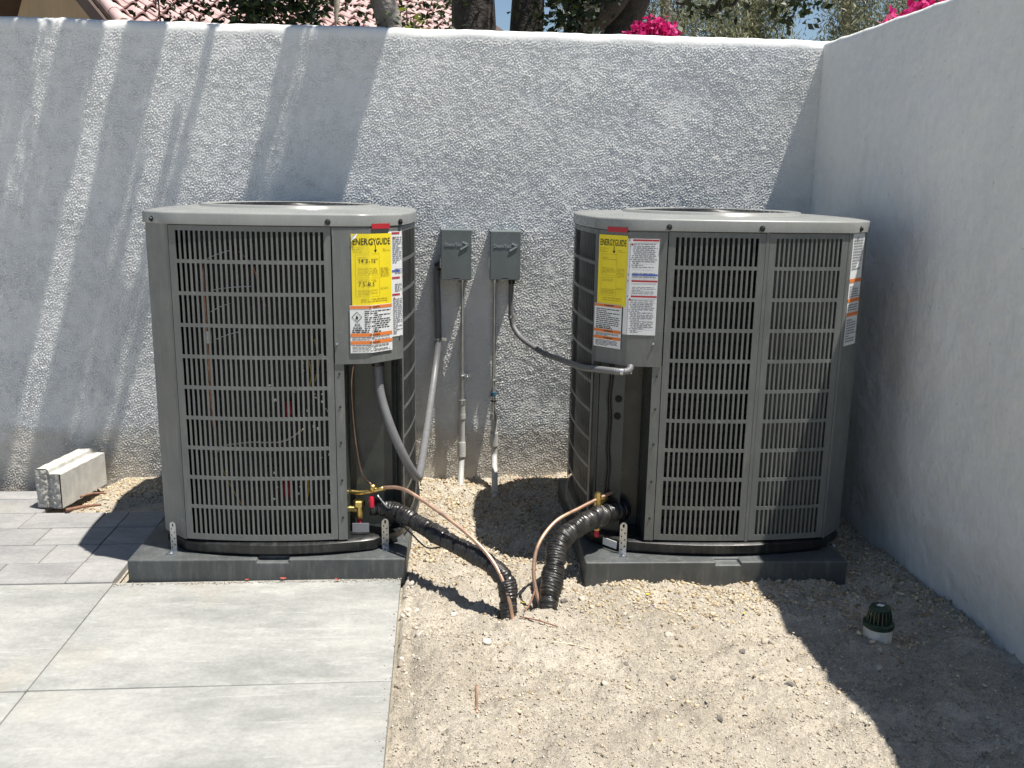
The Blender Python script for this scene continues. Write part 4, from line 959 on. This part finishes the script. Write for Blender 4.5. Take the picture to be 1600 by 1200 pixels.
for i, (u0, u1, ya, yb, dens) in enumerate(strips):
    x0, x1 = u0+.30*(ZC_-1.9), u1+.30*(ZC_-1.9); area = (x1-x0)*(yb-ya); L = min(.048, (x1-x0)*.45+.008); nl = int(area*7000*dens*(.048/L)**1.5)
    g_ = np.random.default_rng(50+i); mg = .22*L
    zz = g_.normal(0, .05, nl); cxs = g_.uniform(x0+mg, x1-mg, nl); cys = g_.uniform(ya, yb, nl)
    cen = np.stack([cxs+.30*zz, cys-.145*zz, ZC_+zz], 1)                     # leaf strips laid along the sun's rays to shape the wall shade
    V, F, t = leaves(cen, 1, (.004, .006, .006), L, 60+i, .55, 0, (0, .8))
    V = V.reshape(-1, 4, 3); V -= (V.mean(1)-cen)[:, None, :]; V = V.reshape(-1, 3)
    parts.append((V, F, t))
# the hanging spray at the far left reaches a little lower
cen = np.stack([rg.uniform(-2.6, -.3, 260), rg.uniform(4.25, 5.2, 260), rg.uniform(3.1, 3.9, 260)], 1)
parts.append(leaves(cen, 14, (.12, .12, .10), .07, 77, .5, 0, (0, 1)))
crown('crown', parts, 'leaf_dark', t1)
# dark shrubs just behind the wall at left (their tops break the line of the tiled roof)
def shrub(label, spots, seed, mat='leaf_dark', size=.045, n=70, spread=(.055, .06, .05), stems=None, nm='dark_shrub', tint=(0, 1)):
    root = empty(nm, (spots[0][0], spots[0][1], -.09)); tag(root, label, 'shrub', 'shrubs behind the wall'); o_ = np.array(root.location)
    crown('foliage', [leaves(np.array(spots)-o_, n, spread, size, seed, .5, 0, tint)], mat, root)
    mb = MB()
    for sx_, sy_, sz_ in (stems or spots)[::max(1, len(stems or spots)//5)]:
        b = Vector((spots[0][0]+(sx_-spots[0][0])*.4, sy_, -.09))-Vector(o_); e_ = Vector((sx_, sy_, sz_))-Vector(o_); mb.tube([b, b.lerp(e_, .5)+Vector((.03, .02, 0)), e_], (.012, .004), 6, 4)
    mb.build('stems', 'bark_dark', root, smooth=True)
def spots(n, x0, x1, y0, y1, z0, z1, seed):
    g_ = np.random.default_rng(seed); return [tuple(p) for p in np.stack([g_.uniform(x0, x1, n), g_.uniform(y0, y1, n), g_.uniform(z0, z1, n)], 1)]
shrub('dark bushy shrub behind the wall above the left condenser, left of the slim trunk', spots(34, -1.05, -.55, 4.9, 5.4, 1.3, 2.32, 1)+spots(16, -1.0, -.5, 4.9, 5.3, 1.95, 2.4, 2), 101)
shrub('dark leafy shrub behind the wall below the tiled roof, leftmost', spots(12, -1.42, -1.22, 4.9, 5.3, 1.3, 2.3, 3)+spots(9, -1.2, -1.02, 4.9, 5.3, 1.3, 2.2, 4), 102, n=50)
shrub('dark shrub behind the wall between slim trunk and thick dark trunk', spots(14, -.45, -.1, 5.0, 5.4, 1.4, 2.35, 5)+spots(4, .0, .1, 5.2, 5.5, 1.8, 2.3, 6), 103, n=45)
shrub('bright green sprig rising above the wall beside the slim trunk', spots(7, -.22, -.10, 4.7, 4.9, 1.75, 2.06, 7), 104, 'leaf_bright', .05, 9, (.03, .03, .03), nm='green_sprig')
shrub('small bright green sprig at the left foot of the thick dark trunk', spots(3, .03, .08, 4.6, 4.7, 1.85, 2.03, 8), 105, 'leaf_bright', .055, 6, (.02, .02, .03), nm='green_sprig')
shrub('small yellow green plant at the foot of the bougainvillea left side', spots(4, .86, .98, 4.7, 4.8, 1.8, 2.0, 9), 106, 'leaf_bright', .04, 8, (.03, .03, .02), nm='green_sprig')
# big dark multi-stemmed tree
t2 = empty('multi_trunk_tree', (.6, 7.1, -.09)); tag(t2, 'big dark tree with several thick leaning trunks rising behind the wall centre', 'tree'); o2_ = Vector(t2.location)
for P_, r_ in (([(.30, 7.0, -.09), (.26, 7.0, 1.5), (.25, 7.0, 2.6), (.1, 7.0, 4.2)], (.22, .12)), ([(.55, 7.1, -.09), (.62, 7.1, 1.6), (.66, 7.1, 2.7), (.75, 7.2, 4.4)], (.17, .09)),
               ([(.8, 7.0, -.09), (.93, 6.95, 1.8), (1.02, 6.95, 2.36), (1.27, 6.9, 2.62), (1.7, 6.9, 3.4)], (.15, .08)), ([(1.2, 7.1, -.09), (1.25, 7.1, 1.9), (1.34, 7.1, 2.4), (1.52, 7.1, 2.9), (1.9, 7.2, 4.2)], (.17, .10)),
               ([(1.0, 6.95, 2.3), (.97, 6.9, 2.42), (.88, 6.9, 2.6)], (.05, .03))):
    MB().tube([Vector(p)-o2_ for p in P_], r_, 12, 6).build('trunk', 'bark_dark', t2, smooth=True)
cen = np.concatenate([np.stack([rg.normal(.8, 1.3, 330), rg.normal(7.1, 1.1, 330), rg.uniform(3.35, 6.2, 330)], 1),
                      np.array(spots(3, .62, .80, 6.5, 6.8, 2.45, 2.7, 21)), np.array(spots(5, .98, 1.05, 6.6, 6.8, 2.5, 2.65, 22)), np.array(spots(4, .86, .94, 6.6, 6.8, 2.32, 2.45, 25)),
                      np.array(spots(9, 1.75, 2.2, 6.4, 6.7, 2.52, 2.75, 23)), np.array(spots(3, 2.35, 2.55, 6.4, 6.7, 2.46, 2.6, 24)), np.array(spots(3, .1, .5, 6.6, 6.7, 2.6, 3.0, 26))])
cen = cen[(cen[:, 2] > 3.1) | (cen[:, 1] < 6.81)]
crown('crown', [leaves(cen-np.array(o2_), 40, (.10, .10, .07), .07, 110, .5, 0, (0, .75))], 'leaf_dark', t2)
mb = MB()
for x, zb in ((1.62, 2.50), (1.82, 2.46), (1.95, 2.50)): mb.tube([Vector((x+.1, 6.5, 3.3))-o2_, Vector((x+.12, 6.5, 2.75))-o2_, Vector((x+.06, 6.5, zb+.02))-o2_, Vector((x-.02, 6.5, zb))-o2_], (.018, .010), 6, 6)
mb.build('hanging_twigs', 'bark_dark', t2, smooth=True)
# bougainvilleas
def bougainvillea(label, c_, sx_, sy_, sz_, seed):
    root = empty('bougainvillea', (c_[0], c_[1], -.09)); tag(root, label, 'flowering shrub', 'bougainvilleas'); o_ = np.array(root.location)
    g_ = np.random.default_rng(seed); d = g_.normal(0, 1, (70, 3)); d /= np.linalg.norm(d, axis=1)[:, None]; d[:, 2] = np.abs(d[:, 2])
    cen = np.array(c_)+d*np.array([sx_, sy_, sz_])*g_.uniform(.55, 1, (70, 1))-o_
    crown('bracts', [leaves(cen, 26, (.028, .028, .022), .034, seed, .8, 0)], 'bract_magenta', root)
    crown('foliage', [leaves(np.array(c_)+g_.normal(0, .4, (40, 3))*np.array([sx_, sy_, .4])-np.array([0, 0, .25])-o_, 22, .05, .045, seed+1, .6)], 'leaf_dark', root)
    MB().tube([(0, 0, 0), (.03, .02, .9), (0, 0, c_[2]-.05)], (.03, .01), 8, 5).build('stem', 'bark_dark', root, smooth=True)
bougainvillea('magenta bougainvillea mounded behind the back wall right of the dark trunks', (1.14, 5.1, 2.02), .118, .12, .125, 31)
bougainvillea('bright pink bougainvillea spilling over behind the side wall at upper right', (2.07, 4.03, 1.93), .12, .26, .17, 33)
# eucalyptus trees far behind
def eucalyptus(label, x, y, h, w, seed, den=70):
    root = empty('eucalyptus_tree', (x, y, -.09)); tag(root, label, 'tree', 'eucalyptus trees far behind'); g_ = np.random.default_rng(seed)
    MB().tube([(0, 0, 0), (.15, 0, h*.35), (-.1, 0, h*.7), (0, 0, h*.95)], (.22, .04), 10, 5).build('trunk', 'bark_grey', root, smooth=True)
    tips = []; mb = MB()
    for i in range(den):
        a = g_.uniform(0, 6.28); zz = g_.uniform(.18, 1.0)*h; r_ = w*g_.uniform(.15, 1)*(1-.35*abs(zz/h-.5)); tips.append((r_*math.cos(a), r_*math.sin(a), zz))
        if i % 5 == 0: MB().tube([(0, 0, max(.3, zz-r_*.6)), (tips[-1][0]*.5, tips[-1][1]*.5, zz-.1), tips[-1]], (.05, .01), 6, 4).build('limb', 'bark_grey', root, smooth=True)
    cen = []
    for p in tips:
        for k in range(7): cen.append((p[0]+g_.normal(0, .28), p[1]+g_.normal(0, .28), p[2]-abs(g_.normal(0, .45))))
    crown('crown', [leaves(cen, 64, (.12, .12, .22), .115, seed, .20, 1.1)], 'leaf_eucalyptus', root)
eucalyptus('grey green eucalyptus behind the wall right of the magenta flowers, leftmost of the row', 4.3, 18.0, 7.5, 1.7, 201)
eucalyptus('pale eucalyptus far behind the middle of the right half of the wall', 6.6, 20.0, 8.5, 1.6, 202)
eucalyptus('olive green eucalyptus far behind the wall corner', 7.6, 17.5, 7.0, 1.6, 203)
eucalyptus('eucalyptus seen far behind the pink bougainvillea on the right', 10.4, 19.5, 8.0, 1.5, 204)
eucalyptus('thin grey eucalyptus far off between the two leaning dark trunks', 3.6, 24.0, 7.0, 1.0, 205, 40)
eucalyptus('eucalyptus beyond the side wall, rightmost of the row', 12.6, 18.5, 7.5, 1.6, 206)

# ------------------------------------------------------------------ neighbour's tiled roof
ha = R(36); slope = R(28)
house = empty('neighbour_house', (-4.05, 13.0, 0), ha); tag(house, 'neighbouring tan house with pink clay tile roof behind the wall at upper left', 'house')
EZ = 3.20
wl = MB(); wl.box((.55, .75, -.09), (7.8, 9.4, 3.35)); wl.add([(.5, .7, 3.0), (.5, 9.4, 3.0), (.5, 5.0, 5.5), (.55, .7, 3.0), (.55, 9.4, 3.0), (.55, 5.0, 5.5)], [(0, 2, 1), (3, 4, 5), (0, 3, 5, 2), (1, 2, 5, 4), (0, 1, 4, 3)]); wl.build('wall', 'house_tan', house)
cs, sn = math.cos(slope), math.sin(slope)
rf = MB(); Lr = 5.7
rf.add([(0, 0, EZ-.05), (8.2, 0, EZ-.05), (8.2, Lr*cs, EZ-.05+Lr*sn), (0, Lr*cs, EZ-.05+Lr*sn), (0, 0, EZ-.12), (8.2, 0, EZ-.12), (8.2, Lr*cs, EZ-.12+Lr*sn), (0, Lr*cs, EZ-.12+Lr*sn)], [(0, 1, 2, 3), (7, 6, 5, 4), (0, 4, 5, 1), (1, 5, 6, 2), (2, 6, 7, 3), (3, 7, 4, 0)])
rf.add([(8.2, Lr*cs, EZ-.05+Lr*sn), (0, Lr*cs, EZ-.05+Lr*sn), (0, 2*Lr*cs, EZ-.05), (8.2, 2*Lr*cs, EZ-.05)], [(0, 1, 2, 3)])
roof = rf.build('roof', 'wood_dark', house)
TW, TL, EXP = .255, .44, .37
Vt = []; Ft = []; nseg = 12
for j, yy in enumerate((0, TL)):
    for i in range(nseg+1):
        x = TW*1.04*i/nseg; w = .045*math.sin(2*math.pi*i/nseg)+(.048 if j == 0 else -.004); Vt += [(x, yy, w+.014), (x, yy, w-.012)]
st_ = 2*(nseg+1)
for i in range(nseg):
    a = 2*i; Ft += [(a, a+2, a+2+st_, a+st_), (a+1, a+1+st_, a+3+st_, a+3), (a, a+1, a+3, a+2), (a+st_, a+2+st_, a+3+st_, a+1+st_)]
tile_me = bpy.data.meshes.new('roof_tile'); tile_me.from_pydata(Vt, [], Ft); tile_me.materials.append(MT['roof_tile'])
for p in tile_me.polygons: p.use_smooth = True
tile_me.set_sharp_from_angle(angle=R(50))
gt = random.Random(8)
for r_ in range(9):
    for k in range(29):
        if r_ > 5 and k < 2: continue
        o = bpy.data.objects.new('roof_tile', tile_me); C.objects.link(o); o.parent = roof
        d = r_*EXP-.06; o.location = (k*TW+.02+gt.uniform(-.004, .004), d*cs, EZ+.01+d*sn+gt.uniform(0, .006)); o.rotation_euler = (slope-R(2.2), gt.uniform(-.015, .015), gt.uniform(-.01, .01))
for k in range(8):                                                                       # rake tiles along the gable edge
    mb = MB(); mb.tube([(0, 0, 0), (0, .42, 0)], (.085, .075), 10, 1); o = mb.build('rake_tile', 'roof_tile', roof, smooth=True, auto=50)
    d = k*EXP-.08; o.location = (-.02, d*cs, EZ+.055+d*sn); o.rotation_euler = (slope, 0, 0)
for i, (x0, x1, zt, zb, m_) in enumerate(((-.10, -.05, .02, -.20, 'wood_brown'), (-.16, -.10, -.04, -.26, 'wood_dark'), (-.05, .5, -.13, -.17, 'house_tan'), (.10, .22, -.17, -.30, 'wood_brown'), (.5, .56, -.13, -.40, 'wood_brown'))):
    mb = MB(); V = []
    for d in (-.1, Lr):
        for x in (x0, x1):
            for zz in (zt, zb): V.append((x, d*cs, EZ+d*sn+zz))
    mb.add(V, [(0, 1, 3, 2), (4, 6, 7, 5), (0, 2, 6, 4), (1, 5, 7, 3), (0, 4, 5, 1), (2, 3, 7, 6)]); mb.build('barge_board', m_, roof)
cp_ = MB(); cp_.box((4.2, 3.0, EZ+1.2), (5.0, 3.6, EZ+2.6)); cp_.build('chimney', 'roof_tile', roof, bevel=.02)

for o in bpy.data.objects:                                                               # print and clutter too small to pick apart
    if o.name.split('.')[0] in ('print', 'wiring', 'fin_glints', 'coil_tubes', 'hanging_twigs', 'stems', 'lettering', 'raised_lettering', 'fan_guard') and o.parent: o['kind'] = 'stuff'
